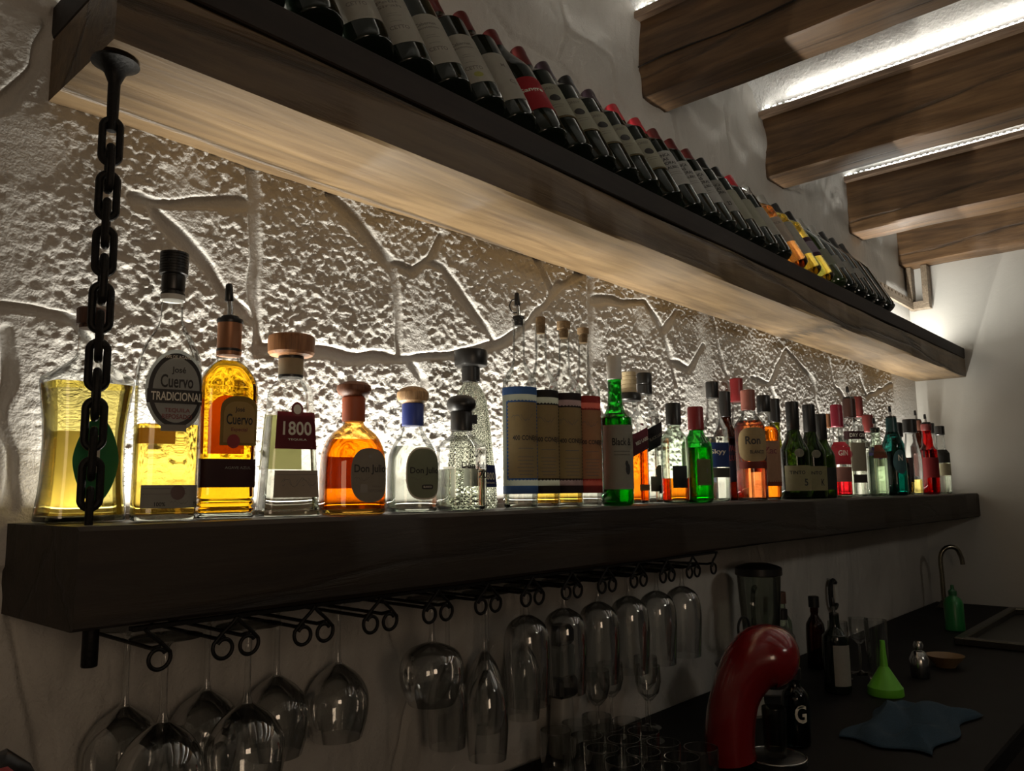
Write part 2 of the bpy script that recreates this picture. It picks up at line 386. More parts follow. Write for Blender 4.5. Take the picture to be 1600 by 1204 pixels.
# ---- hanging plank shelves
SW, ST = .2129, .0967
t = thing('bottle_shelf', 'thick dark wooden lower shelf hung on a chain, carrying the row of spirits', 'shelf', (2.0175, -SW/2, -ST/2))
vv, ff = rough_beam((3.475, SW, ST), 0, 3, .002, 120); mk('plank', vv, ff, M_shelf, t)
MB().box((0, SW/2-.036, ST/2+.004), (3.42, .014, .006)).build('tape_channel', M_tape, t, smooth=False)
ub = thing('wine_shelf', 'long heavy rustic wooden beam shelf high on the wall, carrying reclining wine bottles', 'shelf', (2.025, -.205/2, .4873+.079/2))
vv, ff = rough_beam((3.47, .205, .079), 0, 8, .004, 120); mk('timber', vv, ff, M_shelf2, ub)
MB().box((0, -.0005, .079/2+.0225), (3.47, .2035, .044), bev=.002).build('top_board', M_lip, ub)
MB().box((-.005, .205/2-.060, .079/2+.0462), (3.42, .012, .0036)).build('tape_channel', M_tape, ub, smooth=False)
# ================================================================ BOTTLE KIT
def section(prof, z):
    if z <= prof[0][0]: return prof[0][1]
    for (z0, r0), (z1, r1) in zip(prof[:-1], prof[1:]):
        if z <= z1: return r0 + (r1-r0)*(z-z0)/max(1e-9, z1-z0)
    return prof[-1][1]
def sup(th, a, b, n):
    c, s = cos(th), sin(th)
    if n == 2: return a*c, b*s
    r = (abs(c)**n + abs(s)**n)**(-1.0/n)      # radial superellipse: smooth spacing
    return a*c*r, b*s*r
class Body:
    # prof: [(z, half width)], ka / kb scale the two half widths, n = squareness; above zn the section turns round
    def __init__(s, prof, ka=1, kb=1, n=2, zn=None, rn=None):
        s.p = prof; s.ka = ka; s.kb = kb; s.n = n; s.rn = rn
    def abn(s, z):
        r = section(s.p, z)
        if s.rn:                                # blend square body to round neck by size
            rmax = max(q for _, q in s.p); t = min(1, max(0, (r-s.rn)/(rmax*.80-s.rn)))
            ka = 1+(s.ka-1)*t; kb = 1+(s.kb-1)*t
            return r*ka, r*kb, 2+(s.n-2)*t**2
        return r*s.ka, r*s.kb, s.n
    def loft(s, z0, z1, inset=0.0, N=44, top=True, bottom=True):
        zs = [z0] + [z for z, _ in s.p if z0+1e-5 < z < z1-1e-5] + [z1]
        v = []; f = []
        for z in zs:
            a, b, n = s.abn(z); a = max(a-inset, .0005); b = max(b-inset, .0005)
            for i in range(N):
                x, y = sup(2*pi*i/N, a, b, n); v.append((x, y, z))
        for j in range(len(zs)-1):
            for i in range(N):
                k = (i+1) % N; f.append((j*N+i, j*N+k, (j+1)*N+k, (j+1)*N+i))
        if bottom: f.append(tuple(range(N))[::-1])
        if top: f.append(tuple((len(zs)-1)*N+i for i in range(N)))
        return v, f
    def wrapper(s, zref, th0=-pi/2, off=.0004):
        a, b, n = s.abn(zref); M = 360; T = [th0-pi+2*pi*i/M for i in range(M+1)]; S = [0.0]
        P = [sup(t, a, b, n) for t in T]
        for i in range(M): S.append(S[-1]+math.hypot(P[i+1][0]-P[i][0], P[i+1][1]-P[i][1]))
        S = np.array(S)-S[M//2]; T = np.array(T)
        def w(u, v):
            th = float(np.interp(u, S, T)); A, B, n2 = s.abn(v); x, y = sup(th, A, B, n2)
            gx = math.copysign(abs(x/A)**(n2-1), x)/A; gy = math.copysign(abs(y/B)**(n2-1), y)/B; g = math.hypot(gx, gy) or 1
            return (x+gx/g*off, y+gy/g*off, v)
        return w
_tc = {}
def text2d(txt):
    if txt in _tc: return _tc[txt]
    cu = bpy.data.curves.new('lettering', 'FONT'); cu.body = txt; cu.align_x = 'CENTER'; cu.align_y = 'CENTER'; cu.resolution_u = 3; cu.offset = .018
    o = bpy.data.objects.new('lettering', cu); COL.objects.link(o)
    dg = bpy.context.evaluated_depsgraph_get(); me = bpy.data.meshes.new_from_object(o.evaluated_get(dg))
    v = [(a.co.x, a.co.y) for a in me.vertices]; f = [tuple(p.vertices) for p in me.polygons]
    bpy.data.objects.remove(o); bpy.data.curves.remove(cu); bpy.data.meshes.remove(me)
    if v:
        x0 = min(a[0] for a in v); x1 = max(a[0] for a in v); y0 = min(a[1] for a in v); y1 = max(a[1] for a in v)
        cx, cyy = (x0+x1)/2, (y0+y1)/2; v = [(a-cx, b-cyy) for a, b in v]; d = (x1-x0, y1-y0)
    else: d = (1, 1)
    _tc[txt] = (v, f, d); return _tc[txt]
def text_uv(txt, u, v, w, h=None, rot=0, bold=0):
    V, F, d = text2d(txt); sx = w/d[0]; sy = (h/d[1]) if h else sx
    c, s = cos(rot), sin(rot)
    return [((x*sx*c-y*sy*s)+u, (x*sx*s+y*sy*c)+v) for x, y in V], F
def shape_grid(kind, u, v, w, h, nu=20, nv=6, p=2.0, slope=0.0):
    P = []; F = []
    for i in range(nu+1):
        q = -1+2*i/nu
        if kind in ('oval', 'disc'): q = sin(q*pi/2)
        x = q*w/2
        if kind == 'rect': lo, hi = -h/2, h/2
        elif kind in ('oval', 'disc'):
            e = (max(0, 1-abs(q)**p))**(1/p); lo, hi = -h/2*e, h/2*e
            if abs(abs(q)-1) < 1e-6: lo, hi = -h*.01, h*.01
        elif kind == 'arch': lo, hi = -h/2, h/2-.28*h*(1-math.sqrt(max(0, 1-abs(q)**2.6)))
        elif kind == 'dome': lo, hi = -h/2, h/2-.12*h*q*q
        elif kind == 'slant': lo, hi = -h/2+slope*x, h/2+slope*x
        elif kind == 'wave': lo, hi = -h/2-.05*h*cos(q*2.6), h/2
        for j in range(nv+1): P.append((u+x, v+lo+(hi-lo)*j/nv))
    for i in range(nu):
        for j in range(nv):
            a = i*(nv+1)+j; F.append((a, a+nv+1, a+nv+2, a+1))
    return P, F
def on_body(name, body, shapes, mat, parent, zref, th0=-pi/2, off=.0005):
    w = body.wrapper(zref, th0, off); v = []; f = []
    for P, F in shapes:
        n = len(v); v += [w(a, b) for a, b in P]; f += [tuple(i+n for i in q) for q in F]
    return mk(name, v, f, mat, parent, sharp=80)
PAPER = {}
def paper(col, rough=.6):
    k = tuple(round(c, 3) for c in col)+(rough,)
    if k not in PAPER:
        m, nt, out = new_mat('label_paper'); b = nd(nt, 'BsdfPrincipled'); b.inputs['Roughness'].default_value = rough
        tc = nd(nt, 'TexCoord'); nz = nd(nt, 'TexNoise', Scale=90.0, Detail=3.0); nt.links.new(tc.outputs['Object'], nz.inputs['Vector'])
        mr = nd(nt, 'MapRange'); mr.inputs['To Min'].default_value = .86; mr.inputs['To Max'].default_value = 1.06; nt.links.new(nz.outputs['Fac'], mr.inputs['Value'])
        mx = nd(nt, 'MixRGB', blend_type='MULTIPLY'); mx.inputs[0].default_value = 1; mx.inputs[1].default_value = c4(col); nt.links.new(mr.outputs[0], mx.inputs[2])
        nt.links.new(mx.outputs[0], b.inputs['Base Color'])
        tl = nd(nt, 'BsdfTranslucent'); nt.links.new(mx.outputs[0], tl.inputs['Color'])
        ms = nd(nt, 'MixShader'); ms.inputs[0].default_value = .48
        nt.links.new(b.outputs[0], ms.inputs[1]); nt.links.new(tl.outputs[0], ms.inputs[2]); nt.links.new(ms.outputs[0], out.inputs[0])
        PAPER[k] = m
    return PAPER[k]
INK = plain('black_ink', (.02,.018,.016), .6); INK_W = plain('cream_ink', (.75,.71,.60), .5); INK_R = plain('maroon_ink', (.20,.03,.03), .5)
INK_G = plain('grey_ink', (.22,.20,.17), .6); GOLD = plain('gold_foil', (.55,.38,.12), .35, .8); INK_B = plain('navy_ink', (.03,.05,.20), .5)
G_CLEAR = thin_glass('clear_bottle_glass', (.985,.99,.98), (.12,.14,.11))
G_PALE = thin_glass('pale_green_bottle_glass', (.84,.93,.82), (.40,.52,.40))
G_GREEN = thin_glass('bright_green_bottle_glass', (.10,.62,.13), (.01,.14,.03))
G_DGREEN = thin_glass('dark_green_bottle_glass', (.09,.14,.03), (.01,.02,.005))
G_OLIVE = thin_glass('olive_bottle_glass', (.50,.52,.08), (.10,.11,.02))
G_TEAL = thin_glass('teal_bottle_glass', (.10,.40,.36), (.01,.08,.09))
G_AMBER = thin_glass('amber_bottle_glass', (.96,.68,.28), (.40,.18,.04))
G_BROWN = thin_glass('brown_bottle_glass', (.22,.09,.04), (.03,.012,.006))
G_RED = thin_glass('red_bottle_glass', (.85,.05,.04), (.18,.01,.01))
G_WINE = plain('black_green_wine_glass', (.006,.010,.006), .10, coat=.0, spec=.5)
G_SLUG = liquid('heavy_glass_base', (.93,.96,.92), 1.50)
L_CLEAR = liquid('clear_spirit', (.95,.97,.93)); L_PALE = liquid('pale_straw_tequila', (.93,.86,.48)); L_YEL = liquid('yellow_tequila', (.98,.83,.33))
L_GOLD = liquid('golden_tequila', (.99,.70,.10)); L_AMB = liquid('amber_spirit', (.95,.58,.10)); L_ORG = liquid('orange_spirit', (.99,.46,.08))
L_ROSE = liquid('rose_orange_spirit', (.96,.48,.25)); L_RED = liquid('red_liqueur', (.90,.04,.04)); L_GREEN = liquid('green_tinted_gin', (.12,.62,.14))
L_OLV = liquid('olive_liqueur', (.62,.62,.10)); L_TEAL = liquid('teal_spirit', (.16,.50,.45)); L_DARK = liquid('dark_brown_rum', (.28,.09,.03)); L_DKRED = liquid('dark_red_liqueur', (.30,.03,.02))
L_WHITEW = liquid('white_wine', (.98,.86,.38)); L_ROSEW = liquid('rose_wine', (.98,.68,.36)); L_MAG = liquid('pink_gin', (.92,.12,.16))
C_BLACK = plain('black_cap', (.012,.011,.010), .35); C_RED = plain('red_cap', (.24,.016,.018), .4); C_WHITE = plain('white_cap', (.62,.60,.55), .45)
C_MAROON = plain('maroon_capsule', (.11,.018,.016), .4); C_CREAM = plain('cream_cap', (.55,.44,.26), .4); C_BLUE = plain('blue_foil', (.03,.06,.32), .4)
C_ORANGE = plain('orange_foil', (.42,.09,.03), .5); C_PINKB = plain('rosy_brown_cap', (.26,.085,.06), .45); C_BROWN = plain('brown_cap', (.13,.05,.03), .45)
C_COPPER = plain('copper_neck_foil', (.34,.15,.07), .4, .5); C_STEEL = plain('steel_pourer', (.55,.55,.53), .2, 1.0); C_TIN = plain('grey_foil', (.30,.29,.26), .4, .4)
C_RUST = plain('rust_red_cap', (.20,.03,.025), .5); C_PLUM = plain('dark_violet_foil', (.05,.03,.04), .4)
W_LIGHT = wood('light_wood_stopper', (.34,.19,.09), (.62,.40,.20), 2, .5, 6, .1, .0004); W_TAN = wood('tan_wood_stopper', (.20,.075,.025), (.44,.20,.075), 2, .5, 6, .1, .0004); W_RED = wood('reddish_wood_stopper', (.11,.035,.015), (.24,.085,.035), 2, .5, 6, .1, .0004)
W_DARK = wood('walnut_wood_stopper', (.06,.025,.015), (.14,.06,.035), 2, .5, 6, .1, .0004); CORK = plain('cork', (.38,.25,.13), .9, var=.4, scale=300)

def bottle(name, label, cat, x, y, S, prof, glass, liq=None, level=0, ka=1, kb=1, n=2, rn=None, spin=0, slug=True, group=None, loc=None, z0=0.0):
    # prof in units; S metres per unit
    root = thing(name, label, cat, loc or (x, y, z0), (0, 0, spin), group)
    P = smooth_pts(prof, 4) if len(prof) > 3 else prof
    P = [(max(0, z)*S, max(.4, r)*S) for z, r in P]
    P = [P[0]] + [P[i] for i in range(1, len(P)) if P[i][0] > P[i-1][0]+1e-6]
    b = Body(P, ka, kb, n, rn=rn); top = P[-1][0]
    v, f = b.loft(0, top, 0, top=False)
    # turned-in rim so the mouth has thickness
    mk('glass', v, f, glass, root)
    if liq:
        v, f = b.loft(.0075 if slug else .004, level*S, .0016); mk('liquid', v, f, liq, root)
    if slug:
        v, f = b.loft(.0012, .0062, .0012); mk('glass_base', v, f, G_SLUG, root)
    root['_s'] = S
    return root, b, S
def cap(root, S, prof, mat, name='cap', n=28):
    return MB().lathe([(z*S, max(.05, r)*S) for z, r in prof], n).build(name, mat, root)
def ribbed(z0, z1, r, k=6, d=.06):
    out = [(z0, r*.96)]
    for i in range(k):
        a = z0+(z1-z0)*(i+.1)/k; b2 = z0+(z1-z0)*(i+.9)/k; out += [(a, r), (b2, r), (b2+(z1-z0)*.03/k, r*(1-d)), (b2+(z1-z0)*.12/k, r*(1-d))]
    out += [(z1-.2, r), (z1, r*.9)]
    return [q for i, q in enumerate(out) if i == 0 or q[0] >= out[i-1][0]]
def pourer(root, ztop, rn, L=.042, lean=.25, tube=C_STEEL, stop=C_BLACK, tip=C_BLACK, r=.0038, ring=False):
    p = MB().lathe([(ztop-.012, rn*.80), (ztop-.0005, rn*.86), (ztop, rn*1.12), (ztop+.004, rn*1.1), (ztop+.006, rn*.55)], 20).build('pourer', stop, root)
    dx = lean*L
    MB().tube([(0,0,ztop+.004), (0,0,ztop+.014), (-dx*.3,0,ztop+.6*L), (-dx*.5,0,ztop+L*.75)], [r, r, r*.95, r*.9], 12).build('spout', tube, p)
    MB().tube([(-dx*.4,0,ztop+L*.50), (-dx*.42,0,ztop+L*.54), (-dx*.6,0,ztop+L*.95), (-dx*.7,0,ztop+L)], [r*1.1, r*1.35, r*1.1, r*.7], 12).build('spout_tip', tip, p)
    if ring: MB().tube([(-.007+.009*cos(a), 0, ztop+.022+.012*sin(a)) for a in [R(60+30*i) for i in range(9)]], .0011, 6).build('tether', tip, p)
    return p
def label(root, body, mat, shapes, S, z, th0=-pi/2, off=.0005, name='label', desc=None):
    o = on_body(name, body, shapes, mat, root, z*S, th0, off)
    if desc: o['label'] = desc
    return o
def lettering(lab, body, mat, items, S, z, th0=-pi/2, off=.0010, name='lettering'):
    # items: (text, u, v, w[, h[, rot]]) in units
    sh = []
    for it in items:
        t, u, v, w = it[:4]; h = it[4] if len(it) > 4 else None; rot = it[5] if len(it) > 5 else 0
        sh.append(text_uv(t, u*S, v*S, w*S, h*S if h else None, rot))
    return on_body(name, body, sh, mat, lab, z*S, th0, off)
def G(kind, u, v, w, h, S, **k): return shape_grid(kind, u*S, v*S, w*S, h*S, **k)
def lines(u, v, w, n, gap, t, S, jitter=0):
    rs = random.Random(int(v*10)+n); out = []
    for i in range(n):
        q = w*(1-jitter*rs.random()); out.append(shape_grid('rect', u*S, (v-i*gap)*S, q*S, t*S, 6, 1))
    return out
def squiggle(u, v, w, h, S, turns=4, t=.8, seed=1):
    rs = random.Random(seed); P = []; m = turns*8
    pts = [(u-w/2+w*i/m + h*.25*sin(i*.8+rs.random()*.3), v+h/2*sin(i*1.1)*(.5+.5*rs.random())) for i in range(m+1)]
    V = []; F = []
    for i, (x, y) in enumerate(pts): V += [(x*S, (y-t/2)*S), (x*S, (y+t/2)*S)]
    for i in range(m): F.append((2*i, 2*i+2, 2*i+3, 2*i+1))
    return V, F
# ================================================================ BOTTLES ON THE LOWER SHELF (left to right)
SH = 'spirit bottles on the lower shelf'
# 1 big square decanter
r, b, S = bottle('tequila_decanter', 'large square tequila decanter with green octagonal emblem standing behind the iron chain', 'bottle', .329, -.074, .00071,
  [(0,68),(2,72),(8,73),(60,67),(130,66),(190,73),(210,76),(218,75),(226,64),(240,40),(250,26),(258,21),(270,20),(304,20)], G_CLEAR, L_PALE, 209, .80, .60, 5, rn=24, group=SH)
cap(r, S, [(298,17),(304,17),(304,21),(328,22),(330,20)], W_DARK)
l = label(r, b, plain('green_glass_emblem', (.03,.20,.07), .3), [G('oval', 4, 92, 66, 132, S, p=1.6, nu=28)], S, 95, name='emblem')
lettering(l, b, INK_W, [('C', 4, 122, 13), ('J', 4, 100, 9), ('T', 4, 80, 12)], S, 95)
label(r, b, paper((.30,.24,.11)), [G('rect', -2, 80, 66, 120, S)], S, 80, pi/2, name='back_label')
label(r, b, INK_W, lines(58, 110, 16, 9, 7, 1.6, S, .5), S, 95, name='lettering')
# 2 traditional
r, b, S = bottle('tequila_bottle', 'clear square tequila bottle with black ribbed cap and large round silver label', 'bottle', .388, -.142, .00072,
  [(0,44),(2,47),(10,49),(70,49),(200,50),(232,49),(255,44),(275,34),(292,23),(306,18),(320,17),(345,16.5)], G_CLEAR, L_YEL, 143, .89, .58, 5, rn=20, group=SH, spin=R(-14))
cap(r, S, [(336,18),(344,18.5),(344,17.8)], C_WHITE, 'neck_seal'); cap(r, S, [(344.2,18),(347,18),(347,16),(350,16)]+ribbed(351,376,17.5,1)+ribbed(377,412,21,8), C_BLACK)
l = label(r, b, paper((.44,.45,.42)), [G('oval', 6, 194, 86, 124, S, nu=40)], S, 194, name='label', desc='silver grey oval label')
label(l, b, INK, [G('oval', 6, 194, 78, 112, S, nu=40)], S, 194, off=.0008, name='border')
label(l, b, paper((.58,.60,.56)), [G('oval', 6, 194, 66, 98, S, nu=40)], S, 194, off=.0011, name='panel')
lettering(l, b, INK, [('José', 8, 223, 20, 12), ('Cuervo', 6, 207, 46, 20)], S, 194, off=.0016)
label(l, b, INK, [G('rect', 6, 184, 80, 21, S)], S, 194, off=.0015, name='banner')
lettering(l, b, INK_W, [('TRADICIONAL', 7, 184, 72, 13)], S, 194, off=.0020)
lettering(l, b, INK_R, [('TEQUILA', 8, 163, 36, 7), ('REPOSADO', 8, 154, 42, 7)], S, 194, off=.0016)
lettering(l, b, INK_W, [('100% DE AGAVE', 6, 244, 40, 5)], S, 194, off=.0016)
label(l, b, INK_G, [G('rect', 4, 137, 36, 10, S)], S, 194, off=.0017, name='signature_box')
l = label(r, b, paper((.46,.45,.39)), [G('rect', 6, 36, 84, 34, S)], S, 36, name='lower_label', desc='grey lower label with round brown seal')
label(l, b, plain('brown_seal', (.09,.045,.035), .5), [G('disc', 14, 42, 20, 22, S)], S, 36, off=.0010, name='seal')
lettering(l, b, INK, [('100%', -10, 25, 15, 6), ('750', 40, 25, 8, 6)], S, 36); label(l, b, INK_G, lines(-4, 48, 60, 2, 8, 1, S) + [squiggle(16, 27, 24, 5, S, 3, .7)], S, 36, off=.0010, name='lettering')
label(r, b, paper((.22,.12,.06)), [G('rect', 12, 128, 56, 24, S)], S, 128, pi/2, name='back_label')
# 3 especial
r, b, S = bottle('tequila_bottle', 'golden tequila bottle with steel pour spout, copper neck and dark maroon band', 'bottle', .461, -.135, .00077,
  [(0,42),(1.5,46),(5,47),(8,44),(11,47),(15,47),(18,44.5),(21,47),(26,47),(30,45),(34,47.5),(60,47),(180,48.5),(198,48),(212,43),(226,33),(234,24),(238,18.5),(246,17),(252,18),(256,17),(300,17)],
  G_CLEAR, L_GOLD, 238, .87, .50, 6, rn=20, group=SH, spin=R(-12))
cap(r, S, [(246,17.6),(250,18.6),(254,17.8),(290,18),(298,18.5)], C_COPPER, 'neck_foil'); cap(r, S, [(252,18.6),(256,18.6)], C_BLACK, 'foil_ring'); cap(r, S, [(296,18.8),(300,20),(303,19)], C_BLACK, 'collar')
pourer(r, 302*S, 12*S, .044, .1, ring=False)
l = label(r, b, paper((.42,.27,.06)), [G('arch', 12, 145, 56, 74, S, nu=28)], S, 145, name='label', desc='golden arched label')
label(l, b, paper((.62,.42,.14)), [G('arch', 12, 143, 46, 62, S, nu=28)], S, 145, off=.0009, name='panel')
lettering(l, b, INK, [('José', 12, 161, 14, 9), ('Cuervo', 12, 147, 39, 16)], S, 145, off=.0014); lettering(l, b, INK_R, [('Especial', 12, 131, 24, 7)], S, 145, off=.0014)
label(l, b, C_RED, [G('disc', 4, 114, 19, 21, S)], S, 145, off=.0016, name='seal')
label(r, b, paper((.30,.055,.02)), [G('arch', -6, 142, 50, 90, S, nu=20)], S, 140, pi/2, name='back_label')
l = label(r, b, paper((.055,.014,.016)), [G('rect', 8, 67, 110, 42, S, nu=44)], S, 67, name='band', desc='dark maroon lower band'); lettering(l, b, INK_G, [('AGAVE AZUL', 12, 75, 38, 4)], S, 67)
# 4 1800 blanco
r, b, S = bottle('tequila_bottle', 'clear trapezoid tequila bottle with wide tan wood stopper and red 1800 label', 'bottle', .548, -.13, .00082,
  [(0,48),(2,50.5),(10,50.5),(16,49),(100,43),(172,37),(190,34),(200,27),(207,21),(213,18),(218,17),(245,17)], G_CLEAR, L_CLEAR, 150, .86, .52, 9, rn=20, group=SH, spin=R(-14))
l = cap(r, S, [(213,18.6),(215,18.9),(238,18.9),(240,18.6)], paper((.42,.34,.23)), 'neck_label'); cap(r, S, [(210,18.9),(214,19)], C_BLACK, 'neck_ring'); cap(r, S, [(239,19.2),(243,19.2)], C_BLACK, 'upper_ring')
cap(r, S, [(243.5,24),(245,32),(249,35),(268,35.5),(274,34.5),(276,31)], W_TAN, 'stopper', 40)
l = label(r, b, paper((.22,.022,.030)), [G('rect', 6, 128, 66, 56, S)], S, 128, name='label', desc='deep red label')
lettering(l, b, INK_W, [('1800', 5, 131, 44, 21), ('TEQUILA', 5, 114, 28, 3.5)], S, 128)
label(l, b, INK_R, [G('disc', 5, 160, 20, 22, S)], S, 128, off=.0010, name='medallion'); label(l, b, INK_W, [G('disc', 5, 160, 13, 15, S)], S, 128, off=.0014, name='medallion_face')
l = label(r, b, paper((.58,.48,.36)), [G('rect', 6, 48, 70, 40, S)], S, 48, name='lower_label', desc='beige signature label'); label(l, b, INK_G, [squiggle(6, 50, 50, 16, S, 5, .9, 3)]+lines(6, 62, 62, 1, 1, .8, S), S, 48, off=.001, name='signature')
label(r, b, paper((.26,.24,.10)), [G('rect', 8, 112, 62, 84, S)], S, 112, pi/2, name='back_label')
# 5 amber flask
r, b, S = bottle('tequila_bottle', 'squat amber tequila bottle with rounded shoulders and reddish mushroom stopper', 'bottle', .640, -.138, .00087,
  [(0,50),(2,54),(8,55.5),(60,56),(88,54),(106,48),(120,38),(129,26),(134,19),(140,17),(150,16)], G_AMBER, L_AMB, 112, .86, .62, 3.4, rn=20, group=SH, spin=R(-22))
cap(r, S, [(140,17),(142,17.6),(176,17.6),(178,16)], C_ORANGE, 'neck_foil'); cap(r, S, [(177,12),(179,18),(183,24),(189,26.5),(195,25.5),(200,19),(202,10),(202.5,2)], W_RED, 'stopper', 36)
l = label(r, b, paper((.42,.37,.29)), [G('oval', 18, 58, 60, 80, S, p=2.6, nu=36)], S, 58, name='label', desc='cream oval label')
lettering(l, b, INK, [('Don Julio', 18, 66, 50, 15)], S, 58); label(l, b, INK_G, [squiggle(4, 52, 22, 6, S, 3, 1, 5)]+[G('rect', 8, 38, 11, 13, S), G('disc', 18, 86, 5, 7, S)], S, 58, off=.001, name='lettering'); lettering(l, b, INK_G, [('REPOSADO', 28, 35, 27, 4.5), ('TEQUILA', 28, 41, 16, 3)], S, 58)  # squiggle, box and disc are crest marks beside the words
label(r, b, paper((.20,.06,.02)), [G('rect', -6, 62, 50, 46, S)], S, 60, pi/2, name='back_label')
# 6 blanco, blue neck
r, b, S = bottle('tequila_bottle', 'clear rounded tequila bottle with blue neck foil and light wood mushroom stopper', 'bottle', .752, -.128, .00095,
  [(0,36),(2,40),(8,41.5),(60,42),(84,40),(103,31),(117,20),(126,16.5),(134,15.5),(150,15)], G_CLEAR, L_CLEAR, 98, .88, .64, 3.2, rn=18, group=SH, spin=R(-22))
l = cap(r, S, [(129,15.8),(130,16.6),(161,16.6),(163,15.5)], C_BLUE, 'neck_foil')
cap(r, S, [(162,12),(164,17),(167,22),(173,24.5),(180,24),(186,19),(189,10),(189.5,2)], W_LIGHT, 'stopper', 36)
l = label(r, b, INK_W, [G('oval', 10, 57, 58, 78, S, p=2.8, nu=36)], S, 57, name='label_rim'); label(r, b, paper((.30,.33,.22)), [G('oval', 10, 57, 54, 73, S, p=2.8, nu=36)], S, 57, off=.001, name='label', desc='grey green oval label')
l = r.children[-1]; lettering(l, b, INK, [('Don Julio', 10, 60, 46, 12)], S, 57, off=.0015); label(l, b, INK, [G('oval', 14, 37, 18, 7, S, p=4)], S, 57, off=.0015, name='plaque'); lettering(l, b, INK_W, [('BLANCO', 14, 37, 13, 3)], S, 57, off=.0019); label(l, b, INK_G, [squiggle(-4, 49, 16, 5, S, 3, .9, 8)], S, 57, off=.0014, name='lettering')
# 7 clear 70
r, b, S = bottle('tequila_bottle', 'short clear tequila bottle with black round stopper and black lettering', 'bottle', .856, -.122, .00103,
  [(0,38),(2,41),(8,42),(84,42),(95,39),(104,30),(111,19),(117,15.5),(130,15)], G_CLEAR, L_CLEAR, 60, .80, .68, 4.5, rn=18, group=SH, spin=R(-20))
c = cap(r, S, [(117,15.8),(118,16.6),(144,16.6),(147,15)], C_BLACK, 'neck_foil'); MB().box((17*S, -4*S, 135*S), (12*S, 8*S, 14*S), bev=.001).build('tab', C_BLACK, c)
cap(r, S, [(145,12),(147,17),(151,21),(157,22.5),(164,21),(169,16),(171,8),(171.4,2)], C_BLACK, 'stopper', 32)
l = label(r, b, INK, [squiggle(10, 82, 22, 12, S, 4, 1.2, 4)], S, 60, name='lettering'); lettering(r, b, INK, [('Don Julio', 10, 64, 46, 12), ('70', 22, 52, 16, 11)], S, 60, name='lettering')
label(r, b, paper((.50,.49,.42)), [G('rect', 8, 42, 18, 46, S)], S, 42, pi/2, name='back_label')
# 8 faceted decanter
m, nt, out = new_mat('diamond_cut_glass'); g = nd(nt, 'BsdfGlass'); g.inputs['IOR'].default_value = 1.40; g.inputs['Color'].default_value = (.93,.95,.88,1)
tc = nd(nt, 'TexCoord'); sx = nd(nt, 'SeparateXYZ'); nt.links.new(tc.outputs['Object'], sx.inputs[0])
at = nd(nt, 'Math', operation='ARCTAN2'); nt.links.new(sx.outputs['Y'], at.inputs[0]); nt.links.new(sx.outputs['X'], at.inputs[1])
def _mul(a, k):
    q = nd(nt, 'Math', operation='MULTIPLY'); nt.links.new(a, q.inputs[0]); q.inputs[1].default_value = k; return q.outputs[0]
def _op(a, b2, o):
    q = nd(nt, 'Math', operation=o); nt.links.new(a, q.inputs[0])
    if b2 is not None: nt.links.new(b2, q.inputs[1])
    return q.outputs[0]
A = _mul(at.outputs[0], 14); Z = _mul(sx.outputs['Z'], 420)
hgt = _op(_op(_op(_op(A, Z, 'ADD'), None, 'SINE'), None, 'ABSOLUTE'), _op(_op(_op(A, Z, 'SUBTRACT'), None, 'SINE'), None, 'ABSOLUTE'), 'MINIMUM')
bp = nd(nt, 'Bump'); bp.inputs['Distance'].default_value = .004; nt.links.new(hgt, bp.inputs['Height']); nt.links.new(bp.outputs[0], g.inputs['Normal']); nt.links.new(g.outputs[0], out.inputs[0])
G_CUT = m
r, b, S = bottle('tequila_bottle', 'tall diamond cut crystal tequila bottle with flat black disc stopper', 'bottle', .931, -.068, .00110,
  [(0,44),(2,46),(10,47),(40,45),(100,38),(145,32),(165,28),(176,23),(184,17),(190,13),(205,12)], G_CUT, None, 0, .78, .58, 4.5, rn=16, slug=False, group=SH)
cap(r, S, [(190,13),(191,14),(213,14),(214,12)], C_BLACK, 'neck_foil'); cap(r, S, [(213.5,16),(215,24),(218,25.5),(236,25.5),(239,24.5),(240.5,21)], C_BLACK, 'stopper', 40)
l = label(r, b, paper((.55,.55,.47)), [G('rect', 0, 48, 84, 30, S)], S, 48, name='frosted_band'); l2 = label(r, b, paper((.035,.05,.20)), [G('rect', 12, 48, 34, 33, S)], S, 48, off=.0011, name='label', desc='navy blue square label')
lettering(l2, b, INK_W, [('1800', 12, 48, 22, 11), ('CRISTALINO', 12, 38, 20, 2.5)], S, 48, off=.0016)
